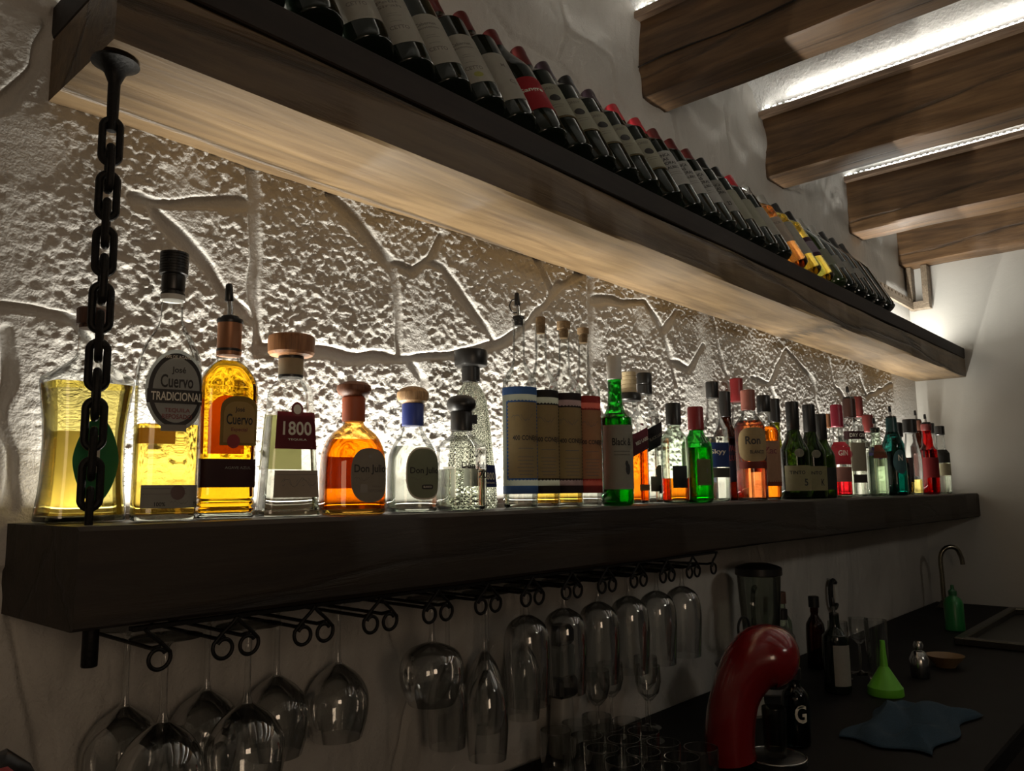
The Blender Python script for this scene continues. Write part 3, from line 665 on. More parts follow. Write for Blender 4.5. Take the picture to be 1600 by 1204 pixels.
# 9-12 four mezcal bottles
MZ = [(.997,'blue',(.05,.13,.36),(.40,.42,.34)),(1.059,'black',(.020,.016,.014),(.36,.36,.28)),(1.121,'dark brown',(.030,.014,.014),(.24,.16,.15)),(1.184,'red',(.34,.035,.025),(.42,.09,.06))]
mpos = ['leftmost of the four, with a black pourer', 'second of the four, narrow cork', 'third of the four, wide cork', 'rightmost of the four']
for k, (x, cn, cc, c2) in enumerate(MZ):
    S = .00116
    r, b, S = bottle('mezcal_bottle', f'long-necked mezcal bottle with {cn} bordered label, {mpos[k]}', 'bottle', x, -.118+.003*(k % 2), S,
      [(0,21.5),(2,24),(6,24.5),(170,24.5),(182,23.5),(194,19),(204,12.5),(214,9.5),(228,8.5),(268,8.8),(272,10),(276,9.6)], G_CLEAR, [L_CLEAR,L_YEL,L_YEL,L_CLEAR][k], 20+3*k, group='mezcal bottles on the lower shelf', spin=R(-28))
    if k == 0: pourer(r, 276*S, 8*S, .046, .1, ring=True)
    else: cap(r, S, [(262,6.5),(276,7.5),(276.5,[0,7.5,10.5,9.5][k]),(284+[0,3,4,2][k],[0,7.5,11,9.5][k]),(285+[0,3,4,2][k],5)], CORK, 'cork')
    l = label(r, b, paper(c2), [G('rect', 0, 96, 118, 152, S, nu=60)], S, 96, name='label', desc=f'{cn} and tan wrap label')
    for zc in (167, 26): label(l, b, paper(cc), [G('rect', 0, zc, 119, 11, S, nu=60)], S, 96, off=.0009, name='border_stripe')
    label(l, b, paper(cc), [G('rect', -3, 96, 54, 112, S)], S, 96, off=.0009, name='frame')
    label(l, b, paper((.50,.36,.16) if k < 3 else (.55,.33,.16)), [G('rect', -3, 96, 50, 108, S)], S, 96, off=.0013, name='panel')
    lettering(l, b, INK, [('400 CONEJOS', 2, 98, 42, 9)], S, 96, off=.0018)
    label(l, b, INK_G, lines(0, 72, 26, 6, 5, .8, S, .3)+[squiggle(-6, 128, 30, 10, S, 3, .9, k), G('rect', 0, 84, 22, .9, S)], S, 96, off=.0018, name='lettering')
    zz = []
    for j in range(22):
        zz += [G('disc', -27.5, 44+5*j, 3.4, 3.4, S, nu=6, nv=1), G('disc', 21.5, 44+5*j, 3.4, 3.4, S, nu=6, nv=1)]
    for j in range(10): zz += [G('disc', -25+5*j, 40.5, 3.4, 3.4, S, nu=6, nv=1), G('disc', -25+5*j, 151.5, 3.4, 3.4, S, nu=6, nv=1)]
    label(l, b, paper(cc), zz, S, 96, off=.0016, name='lettering_border')
# 13 green whisky bottle
r, b, S = bottle('whisky_bottle', 'slim bright green whisky bottle with white cap and pale label', 'bottle', 1.245, -.141, .00127,
  [(0,20),(2,23),(6,24),(118,24),(128,21.5),(138,15),(148,11.5),(160,10.5),(186,10)], G_GREEN, L_GREEN, 135, group=SH, spin=R(-38))
cap(r, S, [(186,10.6),(187,11.4),(220,11.4),(222,10)], C_WHITE); l = label(r, b, paper((.50,.49,.40)), [G('rect', 0, 70, 58, 94, S)], S, 70)
lettering(l, b, INK, [('Black &', 2, 92, 30, 11)], S, 70); label(l, b, INK, [G('disc', 10, 52, 8, 16, S), G('disc', 8, 60, 5, 9, S)]+lines(2, 78, 26, 2, 5, .7, S), S, 70, off=.001, name='lettering')
# 14 red banded square whisky
r, b, S = bottle('whisky_bottle', 'square clear whisky bottle of orange spirit with slanted dark red label and ridged cream cap', 'bottle', 1.356, -.100, .00135,
  [(0,22),(2,24.5),(8,25),(108,25),(122,22),(136,14.5),(146,11.5),(154,11),(166,10.5)], G_CLEAR, L_ORG, 96, .82, .82, 6, rn=13, group=SH, spin=R(-20))
cap(r, S, [(154,16.5),(156,18),(163,18),(166,16)], C_BLACK, 'collar'); cap(r, S, ribbed(166,198,11.5,5,.08), C_CREAM)
l = label(r, b, paper((.12,.018,.028)), [G('slant', 4, 92, 74, 32, S, slope=.45)], S, 90, name='slanted_label'); lettering(l, b, INK_W, [('RED LABEL', 6, 93, 26, 5, R(24))], S, 90)
label(r, b, paper((.35,.22,.08)), [G('rect', 10, 24, 22, 9, S)], S, 24, name='lower_label')
# 15 black banded
r, b, S = bottle('whisky_bottle', 'square clear whisky bottle with black screw cap and slanted black label', 'bottle', 1.465, -.068, .00143,
  [(0,20),(2,22.5),(8,23),(118,23),(132,20),(146,13),(156,10.8),(166,10.2)], G_CLEAR, L_CLEAR, 104, .82, .82, 6, rn=13, group=SH, spin=R(-20))
cap(r, S, [(163,10.6),(164,11.4),(177,11.4),(177.5,11),(179,11),(179.5,11.4),(194,11.4),(196,10)], C_BLACK)
l = label(r, b, paper((.015,.015,.017)), [G('slant', 2, 98, 70, 34, S, slope=.45)], S, 98, name='slanted_label'); lettering(l, b, INK_G, [('BLACK LABEL', 4, 98, 28, 4.5, R(24))], S, 98)
l = label(r, b, paper((.40,.38,.28)), [G('disc', 8, 46, 15, 20, S), G('rect', 6, 28, 30, 22, S)], S, 30, name='lower_label'); label(l, b, INK, [G('rect', 12, 20, 12, 12, S)], S, 30, off=.001, name='stamp')
# 16 small flask black cap
r, b, S = bottle('gin_bottle', 'small rounded clear bottle with black cap, black square label and orange spirit', 'bottle', 1.442, -.15, .00140,
  [(0,15),(2,19.5),(8,21),(86,21),(97,18.5),(104,13),(108,10.2),(113,9.6),(118,9.6)], G_PALE, L_ORG, 36, 1, .8, 3, rn=12, group=SH)
cap(r, S, [(114,10.4),(115,11.3),(145,11.3),(147,10.2)], C_BLACK); label(r, b, paper((.018,.018,.020)), [G('rect', 4, 38, 28, 32, S)], S, 38, -pi/2-.65)
# 17 green gin
r, b, S = bottle('gin_bottle', 'short bright green gin bottle with red cap and olive label', 'bottle', 1.520, -.158, .00144,
  [(0,17),(2,21),(8,22.5),(78,22.5),(90,19),(98,13),(103,10.6),(110,10.2)], G_GREEN, L_GREEN, 80, 1, .85, 3, rn=13, group=SH)
cap(r, S, [(106,10.8),(107,11.6),(139,11.6),(141,10.5)], C_RED); l = label(r, b, paper((.24,.25,.10)), [G('rect', 5, 44, 28, 38, S)], S, 44, -pi/2-.65); label(l, b, INK_G, [G('disc', 8, 46, 3, 8, S)], S, 44, -pi/2-.65, off=.001, name='lettering')  # the disc is a printed mark without letters
# generic smaller bottles further along: every one has its own proportions
def far(name, desc, x, y, S, prof, glass, liq, level, caps, labs, ka=1, kb=1, n=2, rn=None, spin=-48, pour=None, slug=True):
    r, b, S = bottle(name, desc, 'bottle', x, y, S, prof, glass, liq, level, ka, kb, n, rn, R(spin), slug, SH)
    for nm, mt, pf in caps: cap(r, S, pf, mt, nm, 22)
    for q in labs:
        nm, mt, shp, z, items, ink = q
        l = label(r, b, mt, [G(*s, S, nu=14, nv=4, **kk) for s, kk in shp], S, z, name=nm)
        if items: lettering(l, b, ink, items, S, z)
    if pour: pourer(r, pour[0]*S, pour[1]*S, *pour[2:])
    return r
RP = lambda body, neck, h, zs=.52, ze=.70: [(0,body-3),(2,body-.5),(6,body),(h*zs,body),(h*(zs+.05),body*.93),(h*(zs+.11),body*.62),(h*ze,neck*1.15),(h*(ze+.06),neck),(h,neck)]
R1 = lambda u, v, w, h: (('rect', u, v, w, h), {})
far('vodka_bottle', 'clear spirit bottle with blue label and narrow black cap, beside the green gin bottle', 1.672, -.12, .00154, [(0,17),(2,19.5),(6,20.5),(98,20.5),(110,18),(126,11.5),(142,9.2),(158,8.6)], G_CLEAR, L_CLEAR, 95,
  [('cap', C_BLACK, [(154,9),(155,9.6),(178,9.6),(179,8.6)])], [('label', paper((.03,.07,.26)), [R1(0,68,44,36)], 68, [('Skyy', 0, 72, 24, 9)], INK_W), ('lower_label', paper((.10,.10,.07)), [R1(0,42,44,14)], 42, None, None)])
far('rum_bottle', 'dark brown rum bottle with tall black cap and navy label', 1.826, -.07, .00166, [(0,17),(2,19.5),(6,20.5),(82,20.5),(98,17),(112,10.5),(126,8.6),(134,8.4)], G_BROWN, L_ORG, 28,
  [('cap', C_BLACK, [(124,9),(125,9.8),(162,9.8),(163,8.6)])], [('label', paper((.018,.022,.045)), [R1(0,60,50,66)], 60, [('HAVANA', 2, 76, 30, 8), ('CLUB', 2, 62, 18, 8)], INK_R)])
far('rum_bottle', 'clear bottle with flared red cap standing at the back', 1.949, -.045, .00176, RP(17,8,158,.58,.74), G_CLEAR, L_CLEAR, 60,
  [('cap', C_RED, [(146,10.5),(147,10.8),(160,9.2),(180,9.6),(181,8.6)])], [('label', paper((.30,.05,.05)), [R1(0,60,40,40)], 60, None, None)])
far('rum_bottle', 'round-shouldered orange bottle with rosy brown cap, script label and dark red stripe', 1.792, -.150, .00160, [(0,19),(2,21.5),(6,22.5),(100,22.5),(112,21),(122,15),(130,9.8),(138,8.8),(145,8.8)], G_CLEAR, L_ROSE, 118,
  [('cap', C_PINKB, [(134,9.4),(135,10.4),(164,10.8),(165,9.4)])], [('label', paper((.62,.45,.22)), [(('oval', 0, 82, 50, 50), {'p': 3})], 82, [('Ron', -2, 88, 22, 12), ('BLANCO', 4, 71, 22, 5)], INK), ('stripe', paper((.25,.03,.015)), [R1(0,52,50,10)], 52, None, None)])
far('cognac_bottle', 'orange red bottle with black cap and tall peach label in script lettering', 1.900, -.140, .00168, [(0,17),(2,19),(6,20),(92,20),(104,17.5),(114,12),(122,9.4),(134,9)], G_CLEAR, L_ORG, 108,
  [('cap', C_BLACK, [(130,9.4),(131,10),(153,10),(155,9)])], [('label', paper((.55,.30,.17)), [R1(0,56,46,60)], 56, [('Zac', 0, 72, 20, 10)], INK_R), ('band', paper((.28,.05,.02)), [R1(0,24,46,8)], 24, None, None)])
far('liqueur_bottle', 'olive yellow liqueur bottle with black capsule behind the dark wine bottles', 2.118, -.07, .00186, RP(16,7.6,118,.50,.72), G_OLIVE, L_OLV, 62,
  [('capsule', C_BLACK, [(112,8.2),(113,9),(147,9),(148,8)])], [('label', paper((.38,.28,.05)), [R1(0,42,36,40)], 42, [('IXTA', 0, 50, 20, 8)], INK)])
WB = [(0,18),(2,20),(5,20.5),(62,20.5),(74,19),(88,12),(100,8.6),(108,8),(140,8)]
for k, (x, y, d, t1, t2) in enumerate([(2.026,-.160,'dark olive wine bottle with black capsule and cream label, first of three together','TINTO','5'),(2.132,-.162,'dark olive wine bottle with black capsule and cream label, second of three together','TINTO','K')]):
    far('wine_bottle', d, x, y, .00178, WB, G_DGREEN, None, 0, [('capsule', C_BLACK, [(100,8.8),(101,9.3),(141,9.3),(142,8.4)])],
      [('label', paper((.42,.36,.20)), [R1(0,30,46,36)], 30, [(t1, -4, 38, 22, 5), (t2, 8, 24, 6, 10)], INK), ('neck_label', paper((.35,.32,.24)), [(('oval', 0, 66, 14, 12), {})], 66, None, None)], slug=False)
far('wine_bottle', 'black wine bottle without a front label, last of three dark ones', 2.222, -.158, .00178, [(z*.93, q*.9) for z, q in WB], G_DGREEN, None, 0, [('capsule', C_BLACK, [(90,8.4),(91,8.9),(130,8.9),(131,8)])], [('label', paper((.03,.03,.03)), [R1(0,30,40,34)], 30, None, None)], slug=False)
far('spirit_bottle', 'small clear bottle with short brown cap beside the pink gin', 2.345, -.075, .00200, RP(13,6.4,112,.58,.76), G_CLEAR, L_CLEAR, 55, [('cap', C_BROWN, [(106,6.8),(107,7.6),(122,7.6),(123,6.8)])], [('label', paper((.30,.05,.07)), [R1(0,44,30,34)], 44, None, None)])
far('spirit_bottle', 'slender clear bottle with dull copper cap near the wall', 2.560, -.045, .00214, RP(12,6.6,112,.58,.76), G_CLEAR, L_CLEAR, 50, [('cap', C_COPPER, [(102,7),(103,8),(122,8),(123,7)])], [('label', paper((.25,.20,.14)), [R1(0,44,26,28)], 44, None, None)])
far('gin_bottle', 'pink gin bottle with magenta cap and crimson label', 2.405, -.138, .00196, RP(16,7.4,112,.62,.78), G_CLEAR, L_MAG, 44,
  [('cap', plain('magenta_cap', (.30,.016,.04), .4), [(106,8),(107,9),(138,8.6),(140,7.8)])], [('label', paper((.36,.02,.03)), [R1(0,66,36,34)], 66, [('GIN', 0, 66, 14, 8)], INK_W), ('lower_label', paper((.45,.20,.15)), [R1(0,34,36,22)], 34, None, None)])
far('gin_bottle', 'tall clear square gin bottle with brown pourer neck, black banner and red circle print', 2.612, -.105, .00214, [(0,15),(2,17.5),(6,18),(96,18),(104,16),(110,11),(116,8.4),(122,8),(146,8)], G_CLEAR, L_CLEAR, 90,
  [('neck_foil', plain('dark_brown_foil', (.05,.018,.012), .4), [(117,8.6),(118,9.4),(145,9),(146,8)])],
  [('banner', paper((.04,.010,.010)), [R1(0,90,42,12)], 90, [('DRY GIN', 2, 90, 26, 5.5)], INK_W), ('label', paper((.42,.36,.25)), [R1(2,58,26,42)], 58, None, None), ('print', INK_R, [(('disc', -13, 62, 9, 11), {})], 62, None, None), ('lower_label', paper((.06,.04,.03)), [R1(2,26,22,12)], 26, None, None)], .85, .85, 5, 10, -40, (146, 7, .040, .1))
far('gin_bottle', 'clear bottle with bright red cap glimpsed above the square gin bottle', 2.866, -.045, .00234, RP(14,7,124,.58,.76), G_CLEAR, L_CLEAR, 80, [('cap', C_RUST, [(116,7.6),(117,8.6),(145,8),(147,7)])], [('label', paper((.40,.38,.30)), [R1(0,60,30,36)], 60, None, None)])
far('spirit_bottle', 'clear bottle with rust cap and small violet emblem', 2.790, -.102, .00226, RP(13,6.6,102,.60,.78), G_CLEAR, L_CLEAR, 72, [('cap', C_RUST, [(94,7),(95,8),(118,7.6),(120,6.8)])], [('emblem', paper((.10,.05,.34)), [(('oval', 0, 62, 14, 18), {})], 62, None, None)])
far('absinthe_bottle', 'pale green clear bottle with black pourer and brick red label', 2.680, -.158, .00214, RP(14,6.8,100,.60,.80), G_PALE, L_CLEAR, 60, [], [('label', paper((.26,.06,.03)), [R1(4,66,26,20)], 66, None, None)], pour=(100, 6, .036, .1))
far('gin_bottle', 'teal blue tapering bottle with dark neck and black pourer', 2.846, -.160, .00223, [(0,14),(2,16.5),(6,17.5),(70,16),(84,12.5),(96,8.4),(104,7.6),(116,7.4)], G_TEAL, L_TEAL, 66, [('capsule', plain('dark_teal_foil', (.01,.05,.05), .35), [(92,9),(100,8.2),(116,7.8),(117,7)])], [('label', paper((.10,.22,.24)), [(('oval', 2, 50, 22, 36), {})], 50, [('N', 2, 56, 7, 9)], INK_W)], pour=(117, 6.5, .040, .1))
far('liqueur_bottle', 'black bottle with black cap and grey wrapped body right of the teal bottle', 3.056, -.112, .00245, RP(14,7,92,.52,.74), G_BROWN, L_DARK, 40, [('cap', C_BLACK, [(84,8),(85,9.2),(105,9.2),(106,8)])], [('label', paper((.02,.02,.02)), [R1(0,26,40,40)], 26, [('XA', 2, 28, 12, 7)], GOLD)])
far('liqueur_bottle', 'clear bottle with tilted black cap and straw coloured base', 3.140, -.136, .00248, [(0,9),(2,11.5),(6,12),(20,12),(48,13),(66,11),(80,8),(92,7),(98,7)], G_CLEAR, L_PALE, 22, [('cap', C_BLACK, [(90,8),(91,9.6),(110,9.6),(111,8.4)])], [('label', paper((.03,.02,.02)), [R1(-10,36,10,36)], 36, None, None)])
far('liqueur_bottle', 'slim dark brown bottle with pourer beside the red liqueur', 3.408, -.088, .00259, RP(11,6.4,112,.60,.78), G_BROWN, L_DARK, 60, [('capsule', C_BROWN, [(96,7),(97,7.6),(111,7.4),(112,6.6)])], [('label', paper((.10,.04,.03)), [R1(0,44,26,34)], 44, None, None)], pour=(112, 6, .040, .1))
far('liqueur_bottle', 'bright red liqueur bottle with pourer, near the right end of the shelf', 3.300, -.150, .00250, RP(13,6.6,106,.58,.78), G_RED, L_RED, 66, [('capsule', C_MAROON, [(96,7),(97,7.6),(106,7.4)])], [('label', paper((.34,.02,.02)), [R1(0,40,30,30)], 40, None, None)], pour=(107, 6, .036, .1))
far('liqueur_bottle', 'clear bottle with black band and cream label nearest the right wall', 3.690, -.062, .00280, RP(11,5.6,96,.60,.78), G_CLEAR, L_CLEAR, 50, [('cap', C_BLACK, [(90,6),(91,7),(105,7),(106,6)])], [('label', paper((.65,.58,.36)), [R1(0,36,24,18)], 36, None, None), ('band', paper((.02,.018,.016)), [R1(0,56,24,20)], 56, None, None)])
far('liqueur_bottle', 'clear bottle with black band and cream label, last one at the front of the shelf', 3.566, -.130, .00268, RP(11,5.6,94,.60,.78), G_CLEAR, L_CLEAR, 46, [('cap', C_BLACK, [(88,6),(89,7),(101,7),(102,6)])], [('label', paper((.65,.58,.36)), [R1(0,36,24,18)], 36, None, None), ('band', paper((.02,.018,.016)), [R1(0,56,24,20)], 56, None, None)])
# ================================================================ RECLINING WINE BOTTLES ON THE UPPER SHELF
TILT = R(-28)
WP = [(0,.030),(.002,.0345),(.006,.0365),(.012,.0370),(.186,.0370),(.200,.0355),(.214,.0290),(.226,.0205),(.236,.0158),(.248,.0142),(.285,.0138),(.288,.0150),(.296,.0150),(.298,.0140)]
WS = smooth_pts(WP, 3)
BURG = smooth_pts([(0,.031),(.002,.0360),(.006,.0385),(.012,.0390),(.150,.0390),(.175,.0370),(.205,.0280),(.232,.0190),(.255,.0150),(.285,.0140),(.288,.0152),(.296,.0152),(.298,.0140)], 3)
CREAM = paper((.60,.58,.50)); CREAM2 = paper((.52,.52,.40)); WHITE = paper((.66,.66,.62)); REDL = paper((.52,.025,.035)); GREYL = paper((.45,.44,.39))
def wine(x, desc, capm, lab, glass=G_WINE, liq=None, spin=-38, prof=WS, y=-.166, tilt=TILT, sc=1.0):
    P = [(z*sc, q) for z, q in prof]; b = Body(P, 1, 1, 2)
    rb = P[2][1]
    t = thing('wine_bottle', desc, 'bottle', (x, y, .6118+rb*abs(sin(tilt))), (tilt, 0, 0), 'wine bottles on the upper shelf')
    zt = P[-1][0]
    v, f = b.loft(0, zt); mk('glass', v, f, glass, t)
    if liq: v, f = b.loft(.004, zt*.80, .0014); mk('liquid', v, f, liq, t)
    if capm: MB().lathe([(zt-.052, .0146), (zt-.05, .0152), (zt-.016, .0150), (zt-.012, .0160), (zt+.001, .0160), (zt+.0015, .013)], 26).build('capsule', capm, t)
    if not lab: return t
    mat, shp, z, w_, h_, items, ink = lab[:7]; th = -pi/2+R(spin)
    l = on_body('label', b, [shape_grid(shp, 0, z, w_, h_, 26, 4)], mat, t, z, th)
    if items: on_body('lettering', b, [text_uv(s, u, v2, ww, hh) for s, u, v2, ww, hh in items], ink, l, z, th, .0010)
    if len(lab) > 7:
        for nm, m2, shapes in lab[7]: on_body(nm, b, [shape_grid(*s) for s in shapes], m2, l, z, th, .0009)
    return t
def cetto(a, b2=None, m=CREAM, yel=False):
    it = [(a, 0, .128, .034, .0075)]
    if b2: it.append((b2, 0, .118, .038, .0065))
    it += [('CETTO', .002, .068, .030, .0085)]
    ex = [('lettering', INK_G, [('rect', 0, .100, .014, .0008, 4, 1), ('rect', .002, .095, .022, .0008, 4, 1), ('rect', 0, .082, .018, .0008, 4, 1)])]
    if yel: ex.append(('seal', paper((.50,.50,.14)), [('disc', .004, .052, .016, .012, 10, 2)]))
    return (m, 'wave', .096, .096, .112, it, INK_G, ex)
def forest(w_=.085):
    return (CREAM2, 'rect', .118, w_, .086, [('FOREST', 0, .148, .030, .0065)], INK_R if False else INK_G,
            [('emblem', INK, [('disc', .004, .122, .022, .017, 14, 2)]), ('lettering', INK_G, [('rect', .002, .104, .026, .001, 4, 1), ('rect', .002, .098, .018, .001, 4, 1)]), ('gold_edge', paper((.16,.12,.05)), [('rect', 0, .072, w_, .004, 26, 1)])])
def finca(w_=.088):
    return (WHITE, 'rect', .112, w_, .104, [('FINCA', -.002, .150, .030, .0085), ('LAS', -.006, .138, .018, .0085), ('MORAS', 0, .126, .034, .0085), ('MALBEC', 0, .112, .036, .0075)], INK,
            [('lettering', INK_G, [('rect', 0, .098, .030, .0008, 4, 1), ('rect', 0, .092, .034, .0008, 4, 1)])])
MR, BK, RD = C_MAROON, C_BLACK, plain('bright_red_capsule', (.45,.025,.035), .4)
o1 = -.036
WL = [
 (.500+o1, 'black wine bottle at the far left end, only its dark base in the photo', BK, None, {}),
 (.588+o1, 'dark wine bottle without visible label, second from the left', BK, None, {}),
 (.674+o1, 'dark wine bottle with wavy cream label cut by the photo top', MR, cetto('Nebbiolo'), {}),
 (.752+o1, 'dark wine bottle with wavy cream label reading Petit', MR, cetto('Petit', 'Sirah'), {}),
 (.829+o1, 'dark wine bottle, first of two lettered Cabernet, with bare cream label', MR, cetto('Cabernet', 'Sauvignon'), {}),
 (.906+o1, 'dark wine bottle lettered Cabernet with a small yellow mark on the label', MR, cetto('Cabernet', 'Sauvignon', yel=True), {}),
 (.983+o1, 'dark wine bottle with plain near-empty white label, left of the red label', MR, (CREAM, 'wave', .096, .096, .112, [('M.', .016, .120, .010, .008), ('Cj', .018, .078, .012, .012)], INK_G), {}),
 (1.063+o1, 'sloping shouldered dark wine bottle with bright red label', MR, (REDL, 'rect', .092, .096, .082, [('Sangre', .004, .098, .044, .013)], INK_W), {'prof': BURG}),
 (1.142+o1, 'dark wine bottle with emblem label, right beside the red label', MR, forest(), {}),
 (1.217+o1, 'dark wine bottle with emblem label and black capsule, second right of the red label', C_PLUM, forest(), {}),
 (1.293+o1, 'dark wine bottle with greenish emblem label, third right of the red label', BK, forest(.08), {}),
 (1.372+o1, 'dark wine bottle with mostly hidden emblem label and violet capsule', C_PLUM, forest(.075), {}),
 (1.463+o1, 'dark wine bottle with square emblem label left of the first block-lettered one', RD, forest(), {}),
 (1.555+o1, 'dark wine bottle with white label in bold block letters and red capsule, most readable', RD, finca(), {}),
 (1.632+o1, 'dark wine bottle with bold block letters, second of the four', MR, finca(.08), {}),
 (1.710+o1, 'dark wine bottle with bold block letters, third of the four', MR, finca(.07), {}),
 (1.790+o1, 'dark wine bottle with greyer block-lettered label, last of the four', MR, (GREYL, 'rect', .112, .085, .104, [('FINCA', 0, .146, .030, .009), ('LAS', 0, .134, .018, .009), ('MORAS', 0, .122, .032, .009), ('23', .006, .085, .012, .012)], INK), {}),
 (1.868+o1, 'dark wine bottle with plain pale green-grey label, first of the plain group', BK, (CREAM2, 'rect', .110, .085, .100, None, None), {}),
 (1.948+o1, 'dark wine bottle with plain pale label, second of the plain group', BK, (CREAM2, 'rect', .108, .085, .096, None, None), {}),
 (2.028+o1, 'dark wine bottle with plain tan label, last dark one before the pale wines', RD, (CREAM, 'rect', .106, .085, .098, None, None), {}),
 (2.135+o1, 'pale pink rose wine bottle with peach label, first of the pale wines', None, (paper((.62,.52,.42)), 'rect', .112, .080, .090, [('FLOR', 0, .135, .022, .008)], INK_G), {'glass': G_CLEAR, 'liq': L_ROSEW}),
 (2.232+o1, 'golden white wine bottle with long cream label between two other pale wines', C_TIN, (CREAM, 'rect', .110, .070, .120, None, None), {'glass': G_CLEAR, 'liq': L_WHITEW}),
 (2.330+o1, 'golden white wine bottle with violet striped label, last of the pale wines', BK, (paper((.40,.34,.40)), 'rect', .105, .085, .070, None, None, [('stripe', paper((.08,.03,.06)), [('rect', 0, .132, .086, .016, 20, 1), ('rect', 0, .075, .086, .014, 20, 1)])]), {'glass': G_CLEAR, 'liq': L_WHITEW}),
 (2.430+o1, 'round-shouldered olive green bottle with black capsule right of the pale wines', BK, (paper((.36,.38,.28)), 'rect', .090, .080, .060, None, None), {'glass': plain('olive_green_glass', (.025,.045,.012), .08, coat=.5), 'prof': BURG}),
 (2.520+o1, 'green bottle with silver foil neck, first of the glossy last five', C_TIN, (GREYL, 'rect', .095, .08, .05, None, None), {'prof': BURG}),
 (2.612+o1, 'black bottle with silver foil neck, second of the glossy last five', C_TIN, (GREYL, 'rect', .095, .08, .05, None, None), {'prof': BURG}),
 (2.704+o1, 'black bottle, third of the glossy last five', BK, (GREYL, 'rect', .095, .06, .04, None, None), {'prof': BURG}),
 (2.796+o1, 'black bottle, fourth of the glossy last five', BK, None, {'prof': BURG}),
 (2.890+o1, 'black bottle at the right end of the wine row, next to the bare rack', BK, None, {'prof': BURG}),
]
for x, d, c, l, k in WL: wine(x, d, c, l, **k)

# wine rack: notched neck rail with two hangers under the last beam
rk = thing('wine_rack', 'notched pale wooden neck rail hung by two flat posts behind the wine bottles', 'rack', (2.03, -.0275, .82))
def rail():
    v = []; f = []; x0, x1 = .30-2.03, 3.752-2.03; pts = [(x0, .008)]
    x = .415-2.03
    while x < x1-.03:
        pts += [(x-.0085, .022), (x-.0075, .008), (x+.0075, .008), (x+.0085, .022)]; x += .0462
    pts += [(x1, .022)]
    for (a, z) in pts:
        for yy in (-.006, .006): v += [(a, yy, -.022), (a, yy, z)]
    for i in range(len(pts)-1):
        a = 4*i; f += [(a, a+4, a+5, a+1), (a+2, a+3, a+7, a+6), (a+1, a+5, a+7, a+3), (a, a+2, a+6, a+4)]
    f += [(0, 1, 3, 2), (4*len(pts)-4, 4*len(pts)-2, 4*len(pts)-1, 4*len(pts)-3)]
    return v, f
W_RACK = wood('pale_rack_wood', (.17,.13,.09), (.30,.24,.17), 0, .6, 2, .2, .0008)
vv, ff = rail(); mk('neck_rail', vv, ff, W_RACK, rk, smooth=False)
MB().box((3.728-2.03, .004, .085), (.044, .020, .170), bev=.001).build('post', W_RACK, rk, smooth=False)
q = MB().box((3.728-2.03, -.058, .085), (.044, .024, .170), bev=.001).build('post', W_RACK, rk, smooth=False)
MB().box((3.728-2.03, -.028, -.004), (.040, .085, .034), bev=.001).build('end_block', W_RACK, rk, smooth=False)

# ---- iron chain from the upper beam through the shelf
ch = thing('hanging_chain', 'black iron chain with round plate hanging in front of the left end', 'chain', (.3075, -.158, 0))
MB().lathe([(.4865, .023), (.4835, .024), (.481, .019), (.474, .011), (.462, .0062), (.4565, .006)][::-1], 32, cap0=True, cap1=True).build('ceiling_plate', M_iron, ch)
MB().tube([(0,0,.462), (0,0,.44), (.0003,0,.420), (0,0,.4085)], [.0062,.006,.0056,.0050], 14).build('rod', M_iron, ch)
def link(zc, side, L=.0235, W=.0084, r=.0039):
    pts = []
    for i in range(28):
        a = 2*pi*i/28; e = L-W
        px = W*cos(a); pz = W*sin(a)*1.05 + (e if sin(a) > 0 else -e)
        pts.append((px*cos(side), px*sin(side), zc+pz))
    return MB().tube(pts, r, 10, closed=True)
z = .397; i = 0
while z > -.004:
    link(z, R(-18)+(pi/2 if i % 2 else 0)+.12*sin(i*1.7)).build('chain_link', M_iron, ch); z -= .0298; i += 1
bt = thing('anchor_bolt', 'black iron bolt end with washer under the left end of the shelf', 'bolt', (.3150, -.160, -ST))
MB().lathe([(-.0035, .013), (-.001, .0135), (.0005, .013)], 24).build('washer', M_iron, bt); MB().lathe([(-.040, .0068), (-.039, .0075), (-.002, .0075)], 18).build('shank', M_iron, bt)

# ---- iron stemware rack under the shelf
RKX = .348; PIT = .0958
gr = thing('stemware_rack', 'black wrought iron stemware rack with curled ends screwed under the shelf', 'rack', (0, 0, -ST))
MB().box((.922, -.198, -.0035), (1.17, .010, .004)).build('front_bar', M_iron, gr, smooth=False); MB().box((.922, -.030, -.0035), (1.17, .010, .004)).build('back_bar', M_iron, gr, smooth=False)
def scroll(xc, s, y):
    P = [(xc, -.004)]; P += [(xc+s*.005, -.010), (xc+s*.016, -.019), (xc+s*.0245, -.028)]
    cx, cz = xc+s*.0140, -.0335; 
    for k in range(17):
        a = R(25) - R(22)*k; rr = .0122 - .00028*k
        P.append((cx+s*rr*cos(a), cz+rr*sin(a)))
    return [(x, y, zz) for x, zz in smooth_pts(P, 2)]
for k in range(13):
    xc = RKX+PIT*k; sides = [1] if k == 0 else ([-1] if k == 12 else [-1, 1])
    for s in sides:
        MB().tube(scroll(xc, s, -.205), .0021, 8).build('scroll', M_iron, gr)
        MB().tube([(xc+s*.0140, -.205, -.0225), (xc+s*.0140, -.19, -.0262), (xc+s*.0140, -.012, -.0262)], .0022, 8).build('rail', M_iron, gr)
        MB().tube([(xc+s*.0140, -.030, -.0262), (xc+s*.008, -.030, -.012), (xc, -.030, -.004)], .002, 8).build('hanger', M_iron, gr)
